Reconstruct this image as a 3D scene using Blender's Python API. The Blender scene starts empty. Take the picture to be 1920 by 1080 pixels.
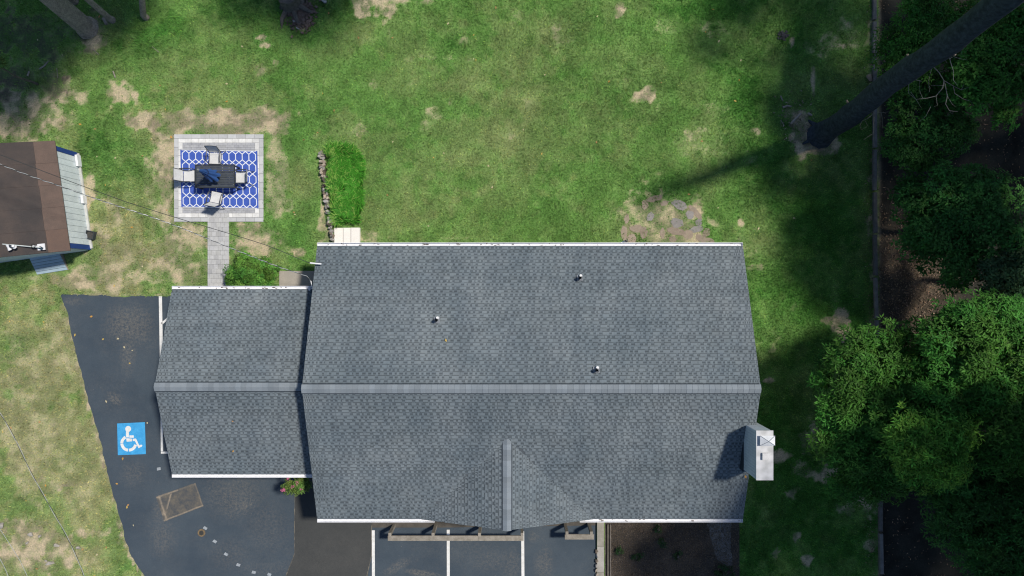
import bpy, math, random
import numpy as np
from mathutils import Vector, Matrix
random.seed(7); rng = np.random.default_rng(11)
R = math.radians
C = bpy.context.scene.collection
sc = bpy.context.scene

# ------------------------------------------------------------------ camera, world, sun, exposure
H = 32.0                       # drone height above the lawn
K = 0.0235                     # metres of ground per photograph pixel (1920 wide)
cam_d = bpy.data.cameras.new("camera"); cam_d.sensor_width = 36; cam_d.lens = 36 * H / (1920 * K)
cam_d.clip_end = 2000; cam_d.clip_start = 0.5
cam = bpy.data.objects.new("camera", cam_d); C.objects.link(cam)
cam.location = (0, 0, H); cam.rotation_euler = (0, 0, 0); sc.camera = cam
SUN_EL, SUN_AZ = R(60), R(28)  # azimuth measured from +X towards +Y
sdir = Vector((math.cos(SUN_EL) * math.cos(SUN_AZ), math.cos(SUN_EL) * math.sin(SUN_AZ), math.sin(SUN_EL)))
w = bpy.data.worlds.new("World"); sc.world = w; w.use_nodes = True
nt = w.node_tree; bg = nt.nodes["Background"]
sky = nt.nodes.new("ShaderNodeTexSky"); sky.sky_type = 'NISHITA'; sky.sun_disc = False
sky.sun_elevation = SUN_EL; sky.sun_rotation = R(90) - SUN_AZ; sky.dust_density = 0.6; sky.ozone_density = 2.5
nt.links.new(sky.outputs[0], bg.inputs[0]); bg.inputs[1].default_value = 0.085
sl = bpy.data.lights.new("sun", 'SUN'); sl.energy = 3.7; sl.angle = R(4.5); sl.color = (1.0, 0.93, 0.82)
so = bpy.data.objects.new("sun", sl); C.objects.link(so)
so.rotation_euler = sdir.to_track_quat('Z', 'Y').to_euler()
sc.cycles.pixel_filter_type = 'BLACKMAN_HARRIS'; sc.cycles.filter_width = 1.15
sc.view_settings.view_transform = 'Standard'; sc.view_settings.look = 'None'
sc.view_settings.exposure = 0.22; sc.view_settings.gamma = 1.0; sc.view_settings.use_curve_mapping = False

def at(u, v, z=0.0):
    """photograph pixel (1920x1080) seen at height z -> world point"""
    s = K * (H - z) / H
    return Vector(((u - 960) * s, (540 - v) * s, z))

# ------------------------------------------------------------------ materials
def nodes_of(m):
    m.use_nodes = True
    return m.node_tree, m.node_tree.nodes["Principled BSDF"]
def N(t, kind, **kw):
    n = t.nodes.new(kind)
    for k, v in kw.items():
        if k.startswith("i_"):
            n.inputs[k[2:].replace("_", " ")].default_value = v
        else:
            setattr(n, k, v)
    return n
def mixc(t, fac, a, b, mode='MIX'):
    n = t.nodes.new("ShaderNodeMix"); n.data_type = 'RGBA'; n.blend_type = mode
    for s, v in ((n.inputs[0], fac), (n.inputs[6], a), (n.inputs[7], b)):
        if isinstance(v, (int, float)): s.default_value = v
        elif isinstance(v, tuple): s.default_value = (*v[:3], 1)
        else: t.links.new(v, s)
    return n.outputs[2]
def ramp(t, src, lo, hi, a=0.0, b=1.0):
    n = t.nodes.new("ShaderNodeMapRange"); n.inputs[1].default_value = lo; n.inputs[2].default_value = hi
    n.inputs[3].default_value = a; n.inputs[4].default_value = b
    t.links.new(src, n.inputs[0]); return n.outputs[0]
def noise(t, vec, scale, detail=4, rough=0.6, dist=0.0):
    n = t.nodes.new("ShaderNodeTexNoise"); n.inputs["Scale"].default_value = scale
    n.inputs["Detail"].default_value = detail; n.inputs["Roughness"].default_value = rough
    n.inputs["Distortion"].default_value = dist
    t.links.new(vec, n.inputs["Vector"]); return n.outputs[0]
def geo_pos(t):
    return t.nodes.new("ShaderNodeNewGeometry").outputs["Position"]
def mathn(t, op, a, b=None):
    n = t.nodes.new("ShaderNodeMath"); n.operation = op
    for i, v in enumerate((a, b)):
        if v is None: continue
        if isinstance(v, (int, float)): n.inputs[i].default_value = v
        else: t.links.new(v, n.inputs[i])
    return n.outputs[0]
def bump(t, bs, h, strength=0.4, dist=0.02):
    b = t.nodes.new("ShaderNodeBump"); b.inputs["Strength"].default_value = strength; b.inputs["Distance"].default_value = dist
    t.links.new(h, b.inputs["Height"]); t.links.new(b.outputs[0], bs.inputs["Normal"])

def mat(name, col, col2=None, scale=3.0, rough=0.8, metal=0.0, fine=40.0, finev=0.15, bmp=0.2, attr=False, rand=0.0, spec=0.3):
    """weathered surface: large noise between two colours, fine grain, optional per-face tint and per-object tint"""
    m = bpy.data.materials.new(name); t, bs = nodes_of(m)
    bs.inputs["Roughness"].default_value = rough; bs.inputs["Metallic"].default_value = metal
    bs.inputs["Specular IOR Level"].default_value = spec
    p = geo_pos(t)
    big = ramp(t, noise(t, p, scale, 5, 0.65), 0.35, 0.65)
    c = mixc(t, big, col, col2 or tuple(x * 0.8 for x in col))
    fn = noise(t, p, fine, 3, 0.7)
    c = mixc(t, 1.0, c, mixc(t, ramp(t, fn, 0.25, 0.75), (1 - finev,) * 3, (1 + finev,) * 3), 'MULTIPLY')
    if attr:
        a = N(t, "ShaderNodeVertexColor", layer_name="tint")
        c = mixc(t, 1.0, c, a.outputs[0], 'MULTIPLY')
    if rand:
        oi = t.nodes.new("ShaderNodeObjectInfo")
        v = ramp(t, oi.outputs["Random"], 0, 1, 1 - rand, 1 + rand)
        cc = t.nodes.new("ShaderNodeCombineColor")
        for i in range(3): t.links.new(v, cc.inputs[i])
        c = mixc(t, 1.0, c, cc.outputs[0], 'MULTIPLY')
    t.links.new(c, bs.inputs["Base Color"])
    if bmp: bump(t, bs, fn, bmp, 0.01)
    return m

def leaf_mat(name, col, attr=True):
    m = bpy.data.materials.new(name); t, bs = nodes_of(m)
    bs.inputs["Roughness"].default_value = 0.55; bs.inputs["Specular IOR Level"].default_value = 0.14
    a = N(t, "ShaderNodeVertexColor", layer_name="tint")
    c = mixc(t, 1.0, col, a.outputs[0], 'MULTIPLY')
    t.links.new(c, bs.inputs["Base Color"])
    tr = t.nodes.new("ShaderNodeBsdfTranslucent"); t.links.new(mixc(t, 1.0, c, (1.3, 1.5, 0.5), 'MULTIPLY'), tr.inputs[0])
    mx = t.nodes.new("ShaderNodeMixShader"); mx.inputs[0].default_value = 0.22
    t.links.new(bs.outputs[0], mx.inputs[1]); t.links.new(tr.outputs[0], mx.inputs[2])
    t.links.new(mx.outputs[0], t.nodes["Material Output"].inputs[0])
    return m

def blob_mask(t, p, u, v, ru, rv, ang=0, soft=0.5, dist=0.35):
    """soft irregular patch lying at a place on the ground (dust, dried soil); position in metres from the photograph"""
    c = at(u, v); mp = t.nodes.new("ShaderNodeMapping"); mp.vector_type = 'TEXTURE'
    mp.inputs["Location"].default_value = (c.x, c.y, 0); mp.inputs["Rotation"].default_value = (0, 0, R(ang))
    mp.inputs["Scale"].default_value = (ru * K, rv * K, 1000)
    t.links.new(p, mp.inputs[0])
    ln = t.nodes.new("ShaderNodeVectorMath"); ln.operation = 'LENGTH'; t.links.new(mp.outputs[0], ln.inputs[0])
    d = mathn(t, 'ADD', ln.outputs[1], mathn(t, 'MULTIPLY', mathn(t, 'SUBTRACT', noise(t, p, 1.6, 6, 0.75), 0.5), dist * 4))
    return ramp(t, d, 1.0 - soft, 1.0 + soft, 1, 0)

def asphalt_mat(name, col, col2, blobs=(), dust=(0.19, 0.172, 0.145), amount=0.55, specks=True):
    m = bpy.data.materials.new(name); t, bs = nodes_of(m); p = geo_pos(t)
    bs.inputs["Roughness"].default_value = 0.85; bs.inputs["Specular IOR Level"].default_value = 0.25
    c = mixc(t, ramp(t, noise(t, p, 0.35, 6, 0.7), 0.38, 0.64), col, col2)
    gr = noise(t, p, 55, 3, 0.8)
    c = mixc(t, 1.0, c, mixc(t, ramp(t, gr, 0.3, 0.7), (0.78,) * 3, (1.24,) * 3), 'MULTIPLY')
    # thin scattered dust, thicker in the named places, broken up by grain
    grain = ramp(t, noise(t, p, 9, 7, 0.85), 0.42, 0.72)
    tot = mathn(t, 'MULTIPLY', ramp(t, noise(t, p, 0.55, 7, 0.75), 0.46, 0.74), 0.34)
    for b in blobs:
        tot = mathn(t, 'MAXIMUM', tot, mathn(t, 'MULTIPLY', blob_mask(t, p, *b[:6]), b[6]))
    c = mixc(t, mathn(t, 'MULTIPLY', mathn(t, 'MULTIPLY', tot, grain), amount * 2.0), c, dust)
    if specks:
        vo = t.nodes.new("ShaderNodeTexVoronoi"); vo.inputs["Scale"].default_value = 7; t.links.new(p, vo.inputs["Vector"])
        sp = mathn(t, 'MULTIPLY', mathn(t, 'LESS_THAN', vo.outputs["Distance"], 0.07), mathn(t, 'GREATER_THAN', noise(t, p, 3.3, 2), 0.6))
        c = mixc(t, mathn(t, 'MULTIPLY', sp, 0.6), c, (0.3, 0.28, 0.24))
    t.links.new(c, bs.inputs["Base Color"]); bump(t, bs, gr, 0.3, 0.008)
    return m

# ------------------------------------------------------------------ mesh helpers
def new_obj(name, me, parent=None, loc=None):
    o = bpy.data.objects.new(name, me); C.objects.link(o)
    if parent is not None: o.parent = parent
    if loc is not None: o.location = loc
    return o
def tag(o, label=None, cat=None, group=None, kind=None):
    if label: o['label'] = label
    if cat: o['category'] = cat
    if group: o['group'] = group
    if kind: o['kind'] = kind
    return o
ORG = {}
def thing(name, loc, label, cat, group=None, rz=0):
    o = bpy.data.objects.new(name, None); C.objects.link(o); o.location = loc; o.rotation_euler = (0, 0, rz)
    o.empty_display_size = 0.3; ORG[o] = Vector(loc)
    return tag(o, label, cat, group)

class MB:
    """collects boxes, tubes, polygons; build() links them as one mesh object"""
    def __init__(s): s.v = []; s.f = []; s.c = []
    def add(s, vs, fs, col=(1, 1, 1)):
        n = len(s.v); s.v += [tuple(x) for x in vs]; s.f += [tuple(i + n for i in f) for f in fs]; s.c += [col] * len(fs)
        return s
    def box(s, c, d, rz=0, ax=None, col=(1, 1, 1)):
        hx, hy, hz = d[0] / 2, d[1] / 2, d[2] / 2
        M = ax if ax is not None else Matrix.Rotation(rz, 3, 'Z')
        vs = [Vector(c) + M @ Vector((x * hx, y * hy, z * hz)) for z in (-1, 1) for x, y in ((-1, -1), (1, -1), (1, 1), (-1, 1))]
        return s.add(vs, [(3, 2, 1, 0), (4, 5, 6, 7), (0, 1, 5, 4), (1, 2, 6, 5), (2, 3, 7, 6), (3, 0, 4, 7)], col)
    def prism(s, pts, z0, z1, col=(1, 1, 1), bottom=True):
        n = len(pts); vs = [(p[0], p[1], z0) for p in pts] + [(p[0], p[1], z1) for p in pts]
        a = sum(pts[i][0] * pts[(i + 1) % n][1] - pts[(i + 1) % n][0] * pts[i][1] for i in range(n))
        top = tuple(range(n, 2 * n)); bot = tuple(reversed(range(n)))
        sides = [(i, (i + 1) % n, n + (i + 1) % n, n + i) for i in range(n)]
        if a < 0:
            top = top[::-1]; bot = bot[::-1]; sides = [f[::-1] for f in sides]
        return s.add(vs, [top] + ([bot] if bottom else []) + sides, col)
    def sheet(s, pts, z=None, col=(1, 1, 1)):
        vs = [(p[0], p[1], z if z is not None else p[2]) for p in pts]
        n = len(vs); a = sum(vs[i][0] * vs[(i + 1) % n][1] - vs[(i + 1) % n][0] * vs[i][1] for i in range(n))
        f = tuple(range(n)); return s.add(vs, [f if a > 0 else f[::-1]], col)
    def tube(s, pts, r, n=8, col=(1, 1, 1), cap=True, jit=0.0):
        pts = [Vector(p) for p in pts]; rs = r if isinstance(r, (list, tuple)) else [r] * len(pts)
        vs = []; fs = []; prev = None
        for i, p in enumerate(pts):
            d = (pts[min(i + 1, len(pts) - 1)] - pts[max(i - 1, 0)]).normalized()
            if prev is None:
                u = d.cross(Vector((0, 0, 1)));
                if u.length < 1e-3: u = Vector((1, 0, 0))
            else:
                u = prev - d * prev.dot(d)
                if u.length < 1e-4: u = d.orthogonal()
            u.normalize(); w_ = d.cross(u); prev = u
            for k in range(n):
                a = 2 * math.pi * k / n; rr = rs[i] * (1 + (random.uniform(-jit, jit) if jit else 0))
                vs.append(p + (u * math.cos(a) + w_ * math.sin(a)) * rr)
        for i in range(len(pts) - 1):
            for k in range(n):
                a, b = i * n + k, i * n + (k + 1) % n; fs.append((a, a + n, b + n, b)[::-1])
        if cap: fs += [tuple(range(n)), tuple(reversed(range((len(pts) - 1) * n, len(pts) * n)))]
        return s.add(vs, fs, col)
    def build(s, name, m, parent=None, smooth=False, kind=None, local=False):
        off = Vector((0, 0, 0))
        if parent is not None and not local:
            q = parent
            while q is not None: off += ORG.get(q, Vector(q.location)); q = q.parent
        me = bpy.data.meshes.new(name); me.from_pydata([tuple(Vector(v) - off) for v in s.v], [], s.f)
        at_ = me.color_attributes.new("tint", 'BYTE_COLOR', 'CORNER')
        buf = []
        for p, c in zip(me.polygons, s.c): buf += [c[0], c[1], c[2], 1.0] * p.loop_total
        at_.data.foreach_set("color_srgb" if False else "color", buf)
        if smooth: me.polygons.foreach_set("use_smooth", [True] * len(me.polygons))
        me.materials.append(m); me.update()
        o = new_obj(name, me, parent)
        if kind: o['kind'] = kind
        return o

def np_mesh(name, V, F, m, tint=None, smooth=False):
    """fast mesh: V (n,3), F (k,3 or 4), tint per vertex (n,3)"""
    me = bpy.data.meshes.new(name); V = np.asarray(V, np.float32); F = np.asarray(F, np.int32); k = F.shape[1]
    me.vertices.add(len(V)); me.vertices.foreach_set("co", V.ravel())
    me.loops.add(F.size); me.loops.foreach_set("vertex_index", F.ravel())
    me.polygons.add(len(F)); me.polygons.foreach_set("loop_start", np.arange(0, F.size, k, dtype=np.int32))
    me.polygons.foreach_set("loop_total", np.full(len(F), k, np.int32))
    if smooth: me.polygons.foreach_set("use_smooth", np.ones(len(F), bool))
    me.update(calc_edges=True)
    if tint is not None:
        a = me.color_attributes.new("tint", 'FLOAT_COLOR', 'POINT')
        c = np.ones((len(V), 4), np.float32); c[:, :3] = tint; a.data.foreach_set("color", c.ravel())
    me.materials.append(m); return me

def inpoly(X, Y, P):
    inside = np.zeros(X.shape, bool); n = len(P)
    for i in range(n):
        x1, y1 = P[i][0], P[i][1]; x2, y2 = P[(i + 1) % n][0], P[(i + 1) % n][1]
        if y1 == y2: continue
        c = ((y1 > Y) != (y2 > Y)) & (X < (x2 - x1) * (Y - y1) / (y2 - y1) + x1); inside ^= c
    return inside

_tab = rng.random((256, 256))
def vnoise(x, y, s):
    x = x * s + 1000; y = y * s + 1000; xi = np.floor(x).astype(int); yi = np.floor(y).astype(int)
    fx = x - xi; fy = y - yi; fx = fx * fx * (3 - 2 * fx); fy = fy * fy * (3 - 2 * fy)
    g = lambda a, b: _tab[a & 255, b & 255]
    return (g(xi, yi) * (1 - fx) + g(xi + 1, yi) * fx) * (1 - fy) + (g(xi, yi + 1) * (1 - fx) + g(xi + 1, yi + 1) * fx) * fy
def fbm(x, y, s, o=5, gain=0.55):
    t = 0; a = 1; n = 0
    for i in range(o): t = t + a * vnoise(x + 17.3 * i, y - 9.1 * i, s * 2 ** i); n += a; a *= gain
    return t / n
sm = lambda x, a, b: np.clip((x - a) / (b - a), 0, 1) ** 2 * (3 - 2 * np.clip((x - a) / (b - a), 0, 1))

# ------------------------------------------------------------------ outlines on the ground (photograph pixels -> metres)
def PX(pts, z=0.0): return [at(u, v, z) for u, v in pts]
def rough_edge(P, step=0.08, amp=0.05, skip=()):
    out = []; n = len(P)
    for i in range(n):
        a, b = Vector(P[i]), Vector(P[(i + 1) % n]); k = max(1, int((b - a).length / step)) if i not in skip else 1
        nrm = Vector((-(b - a).y, (b - a).x, 0)).normalized()
        for j in range(k):
            q = a.lerp(b, j / k)
            if j or k > 1: q = q + nrm * (amp * (fbm(np.array(q.x), np.array(q.y), 2.0, 4) - 0.5) * 4)
            out.append(Vector((q.x, q.y, 0)))
    return out
DRIVE = PX([(114, 552), (205, 555), (330, 556), (600, 556), (760, 700), (760, 985), (1118, 985), (1118, 1300), (420, 1300), (330, 1160), (281, 1092), (262, 1066),
            (246, 1040), (235, 1008), (223, 965), (213, 925), (199, 870), (188, 826), (177, 793), (164, 745), (152, 700), (139, 645), (128, 592), (118, 566)])
MULCH = PX([(1134, 960), (1386, 960), (1388, 1300), (1134, 1300)])
FOREST_X = at(1645, 0).x
PATIO = PX([(327, 252), (494, 254), (494, 416), (430, 416), (430, 545), (390, 545), (390, 416), (326, 415)])

# (u, v, ru, rv, strength) bare earth; lists follow the photograph
DIRT = [(120, 720, 40, 90, .42), (70, 870, 30, 60, .4), (60, 720, 20, 50, .35), (150, 660, 26, 40, .4), (210, 510, 70, 40, .6), (200, 430, 30, 60, .45), (290, 350, 14, 110, .5), (335, 232, 40, 22, .9), (500, 222, 44, 20, .9), (420, 228, 135, 24, 1.0), (525, 235, 30, 26, .9), (312, 300, 20, 90, .9), (308, 400, 18, 60, .6), (520, 330, 22, 90, .55), (350, 440, 50, 30, .8), (345, 500, 45, 35, .7),
        (470, 450, 55, 32, .9), (520, 435, 20, 25, .8), (40, 200, 70, 60, .85), (20, 240, 60, 30, .8), (130, 180, 30, 20, .7), (225, 175, 36, 18, .8), (180, 70, 22, 26, .9), (185, 55, 18, 30, .8), (60, 150, 70, 30, .6),
        (165, 350, 18, 30, .8), (160, 420, 14, 60, .85), (185, 450, 22, 18, .8), (170, 505, 60, 28, .7), (240, 480, 45, 35, .6), (150, 530, 60, 20, .8), (300, 520, 80, 18, .5), (60, 520, 50, 14, .4),
        (60, 1030, 80, 45, .8), (30, 985, 60, 12, .8), (100, 1005, 60, 14, .8), (150, 1040, 40, 30, .45), (180, 1000, 22, 12, .5), (80, 1035, 30, 22, .9),
        (720, 20, 40, 16, .8), (725, 0, 50, 14, .8), (800, 0, 20, 12, .8), (722, 28, 10, 6, .9), (1165, 12, 9, 16, .9), (1158, 30, 5, 4, .9), (1209, 178, 15, 13, 1.0), (1195, 190, 10, 8, .6),
        (1387, 418, 9, 9, 1.0), (1415, 500, 14, 8, .8), (1300, 255, 20, 16, .5), (1250, 50, 30, 20, .3), (1340, 55, 26, 16, .5), (1420, 248, 12, 10, .7), (1535, 275, 34, 16, 1.0), (1500, 255, 18, 40, .9), (1480, 215, 12, 22, .6), (1525, 150, 4, 22, .8), (1485, 75, 5, 12, .9), (1550, 70, 60, 30, .45), (1580, 85, 8, 6, .8),
        (1550, 600, 10, 8, 1.0), (1575, 620, 14, 28, .8), (1444, 712, 14, 8, .9), (1445, 712, 8, 7, 1.0), (1495, 575, 10, 10, .5), (1575, 545, 40, 30, .25), (1530, 830, 30, 40, .7), (1555, 890, 16, 10, .9), (1605, 895, 12, 18, .9), (1620, 940, 18, 30, .8), (1590, 955, 30, 16, .7), (1480, 925, 12, 10, .8),
        (1460, 855, 22, 10, .8), (1500, 880, 20, 14, .6), (1492, 1010, 10, 14, .8), (1457, 1045, 9, 14, .8), (1510, 1050, 10, 16, .8), (1630, 1020, 12, 10, .7), (1590, 800, 40, 30, .35),
        (1250, 428, 86, 62, .62), (1320, 445, 20, 20, .9), (1185, 440, 18, 20, .8), (1290, 395, 30, 24, .9), (645, 250, 50, 14, .3), (680, 245, 26, 16, .55), (603, 380, 7, 80, .7), (690, 445, 22, 10, .6), (612, 450, 14, 14, .8), (558, 474, 10, 10, .8), (505, 85, 16, 7, .9), (490, 70, 10, 6, .8), (517, 117, 7, 6, .9), (490, 130, 8, 12, .7), (530, 145, 7, 8, .6),
        (870, 75, 8, 8, .7), (850, 110, 60, 8, .35), (720, 40, 8, 8, .6), (730, 60, 6, 10, .5), (845, 185, 10, 10, .6), (820, 210, 20, 12, .5), (975, 30, 26, 14, .35), (1400, 470, 26, 30, .35), (700, 160, 12, 16, .45), (790, 235, 20, 10, .4), (560, 40, 22, 26, .7),
        (1640, 300, 14, 320, .6), (1628, 430, 7, 30, .6), (1400, 300, 20, 30, .3), (1330, 200, 30, 20, .3), (800, 445, 200, 3, .35), (1320, 290, 50, 40, .28)]
DRY = [(80, 740, 110, 210, 1.0), (150, 900, 90, 120, .9), (80, 700, 70, 120, .9), (60, 860, 50, 60, .8), (120, 920, 50, 50, .6), (190, 880, 20, 60, .5), (110, 780, 45, 60, .8), (60, 620, 50, 60, .6), (200, 540, 100, 20, .9), (250, 470, 60, 50, .7), (240, 420, 60, 60, .5), (500, 490, 60, 30, .7),
       (420, 200, 160, 60, .6), (650, 250, 60, 40, .6), (560, 330, 25, 60, .4), (960, 80, 80, 60, .6), (1000, 60, 60, 50, .5), (850, 280, 200, 70, .5), (1000, 260, 160, 90, .5), (1330, 260, 60, 60, .5), (1400, 450, 60, 60, .4), (730, 400, 60, 60, .4),
       (760, 60, 80, 60, .4), (130, 300, 20, 80, .3), (210, 1020, 40, 40, .4), (1340, 330, 40, 40, .4), (880, 130, 60, 40, .4), (300, 130, 80, 50, .3), (30, 780, 40, 40, .4), (170, 1045, 60, 30, .5), (450, 130, 60, 30, .3)]
LUSH = [(190, 320, 60, 60, .9), (230, 360, 40, 40, .5), (20, 650, 50, 22, .9), (60, 640, 40, 30, .5), (215, 1010, 26, 60, .9), (240, 1060, 26, 30, .8), (130, 860, 40, 30, .35), (90, 950, 60, 26, .6), (300, 60, 60, 40, .8), (250, 90, 40, 40, .8), (650, 20, 50, 20, .7), (480, 40, 90, 40, .8), (580, 60, 40, 30, .5),
        (1080, 60, 60, 30, .5), (1050, 110, 60, 40, .3), (1230, 180, 90, 60, .4), (1340, 10, 80, 30, .9), (1480, 50, 60, 50, .7), (1400, 180, 50, 60, .8), (1450, 330, 90, 90, .8), (1550, 400, 90, 120, .9), (1500, 600, 120, 120, .8), (1500, 900, 140, 200, .9), (1260, 340, 80, 40, .4), (850, 80, 20, 14, .6), (700, 330, 20, 60, .3), (560, 440, 30, 40, .5), (640, 440, 16, 40, .4),
        (1400, 380, 60, 60, .5), (1450, 520, 60, 60, .6), (80, 450, 30, 20, .3), (20, 500, 40, 20, .7), (0, 80, 90, 80, .4), (1250, 410, 18, 18, .5), (140, 135, 20, 12, .6)]
WORN = [(425, 230, 130, 27, 1.0), (352, 226, 62, 26, .95), (500, 224, 52, 24, .95), (312, 320, 20, 105, .9), (519, 320, 25, 105, .72), (478, 450, 58, 38, .85), (350, 450, 45, 42, .8), (346, 512, 42, 32, .7), (1252, 448, 86, 84, .86), (60, 760, 80, 200, .54), (125, 650, 40, 100, .5), (150, 880, 50, 110, .46), (60, 1040, 110, 50, .6), (230, 495, 100, 40, .6), (60, 215, 90, 40, .6)]
HUMUS_SHADE = [(20, 60, 100, 70, 1.0), (40, 140, 60, 40, .9), (90, 60, 50, 60, .8), (560, 20, 26, 26, .7)]  # dark leaf soil, with the corner's tree shade put into its colour
for _i in range(26):
    _k = 9 + _i * 14 / 26; _a, _b = DRIVE[int(_k)], DRIVE[int(_k) + 1]; _q = _a.lerp(_b, _k % 1); DIRT.append((_q.x / K + 959, 540 - _q.y / K, 5, 16, .8))
DIRT += [(150 + 30 * _i, 553, 18, 4, .8) for _i in range(7)]
def field(U, V, L, X, Y, wk=1.0):
    o = np.zeros(U.shape)
    wob = (fbm(X, Y, 0.8, 4, 0.85) - 0.5) * 3.4 + (fbm(X + 5, Y + 60, 2.6, 2, 0.8) - 0.5) * 2.0
    for u, v, ru, rv, s in L:
        d = np.sqrt(((U - u) / ru) ** 2 + ((V - v) / rv) ** 2) + wob * 0.75 * wk
        o = np.maximum(o, s * (1 - sm(d, 0.55, 1.3)))
    return o
def ground_state(X, Y):
    U = X / K + 960; V = 540 - Y / K
    dirt = field(U, V, DIRT, X, Y); dry = field(U, V, DRY, X, Y); lush = field(U, V, LUSH, X, Y)
    n1 = fbm(X, Y, 0.45, 6, 0.62); n2 = fbm(X + 40, Y + 11, 1.3, 5, 0.65); n3 = np.clip(fbm(X - 30, Y, 1.9, 3, 0.7) * 1.5 - .25, 0, 1)
    worn = field(U, V, WORN, X, Y, .38)
    dirt = np.clip(np.maximum(dirt * (0.35 + 1.3 * n3), worn * (.62 + .6 * n3)) + 0.6 * sm(n1, .70, .80) * sm(n2, .45, .65), 0, 1)
    left = 1 - sm(U, 250, 420)
    dry = np.clip(dry * (0.4 + 1.0 * n2) * (.65 + .35 * left) + 0.26 * sm(n1, .48, .68) + 0.42 * left * sm(V, 150, 400), 0, 1)
    lush = np.clip(lush * (0.5 + n2) + 0.26 * sm(1 - n1, .52, .68), 0, 1)
    return dirt, dry, lush, n3
def ground_color(X, Y):
    dirt, dry, lush, n3 = ground_state(X, Y)
    c = np.empty(X.shape + (3,)); L = lambda a, b, t: a * (1 - t[..., None]) + b * t[..., None]
    base = np.array([.106, .214, .055]); c[:] = base
    c = L(c, np.array([.045, .150, .026]), lush * .85)
    c = L(c, np.array([.235, .240, .125]), dry * .85 * (1 - lush * .6))
    c *= (0.74 + 0.5 * n3)[..., None]
    grass = c.copy()
    soil = L(np.zeros(X.shape + (3,)) + np.array([.225, .190, .140]), np.array([.41, .345, .245]), sm(n3, .42, .66))
    U = X / K + 960; V = 540 - Y / K
    hum_shade = np.maximum(field(U, V, HUMUS_SHADE, X, Y), 0)
    soil = L(soil, np.array([.060, .055, .048]), hum_shade); dirt = np.maximum(dirt, hum_shade * (.55 + .45 * n3))
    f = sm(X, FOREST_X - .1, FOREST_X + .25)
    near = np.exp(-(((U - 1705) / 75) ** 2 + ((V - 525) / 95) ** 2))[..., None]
    lit = (np.array([.020, .021, .019]) * (1 - near) + np.array([.085, .067, .05]) * near) * (0.6 + 0.9 * n3)[..., None]  # floor near-black: tree shade put into its colour, except the brown litter spot
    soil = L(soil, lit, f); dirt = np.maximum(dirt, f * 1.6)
    far = sm(np.maximum(np.abs(X), np.abs(Y)), 40, 80); grass = L(grass, np.array([.085, .15, .05]), far); dirt = dirt * (1 - far * (X < FOREST_X))
    return grass, dirt, dry, lush, soil

# ------------------------------------------------------------------ ground
def build_ground():
    xs = np.concatenate([np.array([-400, -250, -150, -100]), np.arange(-80, -26, 1.0), np.arange(-26, 26.01, 0.1), np.arange(27, 81, 1.0), np.array([100, 150, 250, 400])])
    ys = np.concatenate([np.array([-400, -250, -150, -100]), np.arange(-80, -15, 1.0), np.arange(-15, 15.01, 0.1), np.arange(16, 81, 1.0), np.array([100, 150, 250, 400])])
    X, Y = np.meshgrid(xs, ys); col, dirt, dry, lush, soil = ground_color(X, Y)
    Z = np.zeros_like(X)
    V = np.stack([X, Y, Z], -1).reshape(-1, 3); nx, ny = len(xs), len(ys)
    i = np.arange(nx * ny).reshape(ny, nx)
    F = np.stack([i[:-1, :-1], i[:-1, 1:], i[1:, 1:], i[1:, :-1]], -1).reshape(-1, 4)
    m = bpy.data.materials.new("lawn_soil"); t, bs = nodes_of(m); p = geo_pos(t)
    bs.inputs["Roughness"].default_value = 0.95; bs.inputs["Specular IOR Level"].default_value = 0.1
    a = N(t, "ShaderNodeVertexColor", layer_name="tint")
    fn = noise(t, p, 14, 6, 0.8); f2 = noise(t, p, 3.5, 5, 0.7)
    sa = N(t, "ShaderNodeVertexColor", layer_name="soil"); da = N(t, "ShaderNodeVertexColor", layer_name="dirt")
    edge = mathn(t, 'ADD', da.outputs[0], mathn(t, 'MULTIPLY', mathn(t, 'SUBTRACT', mathn(t, 'ADD', mathn(t, 'MULTIPLY', noise(t, p, 3.2, 8, 0.8), .5), mathn(t, 'MULTIPLY', noise(t, p, 19, 5, 0.8), .5)), 0.5), 3.4))
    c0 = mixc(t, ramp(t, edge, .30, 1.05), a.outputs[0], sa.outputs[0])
    c = mixc(t, 1.0, c0, mixc(t, ramp(t, fn, 0.3, 0.7), (0.62, 0.64, 0.66), (1.5, 1.46, 1.36)), 'MULTIPLY')
    c = mixc(t, 1.0, c, mixc(t, ramp(t, f2, 0.3, 0.7), (0.85, 0.9, 0.9), (1.15, 1.1, 1.1)), 'MULTIPLY')
    t.links.new(c, bs.inputs["Base Color"]); bump(t, bs, fn, 0.6, 0.03)
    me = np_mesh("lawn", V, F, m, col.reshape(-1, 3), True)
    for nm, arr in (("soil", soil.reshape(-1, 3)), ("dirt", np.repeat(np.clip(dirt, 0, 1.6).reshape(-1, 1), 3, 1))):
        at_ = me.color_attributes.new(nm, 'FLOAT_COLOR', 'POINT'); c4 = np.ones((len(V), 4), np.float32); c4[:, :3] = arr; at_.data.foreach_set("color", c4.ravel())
    o = new_obj("lawn", me); tag(o, "patchy mown lawn with bare earth", kind='structure')
build_ground()

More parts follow.
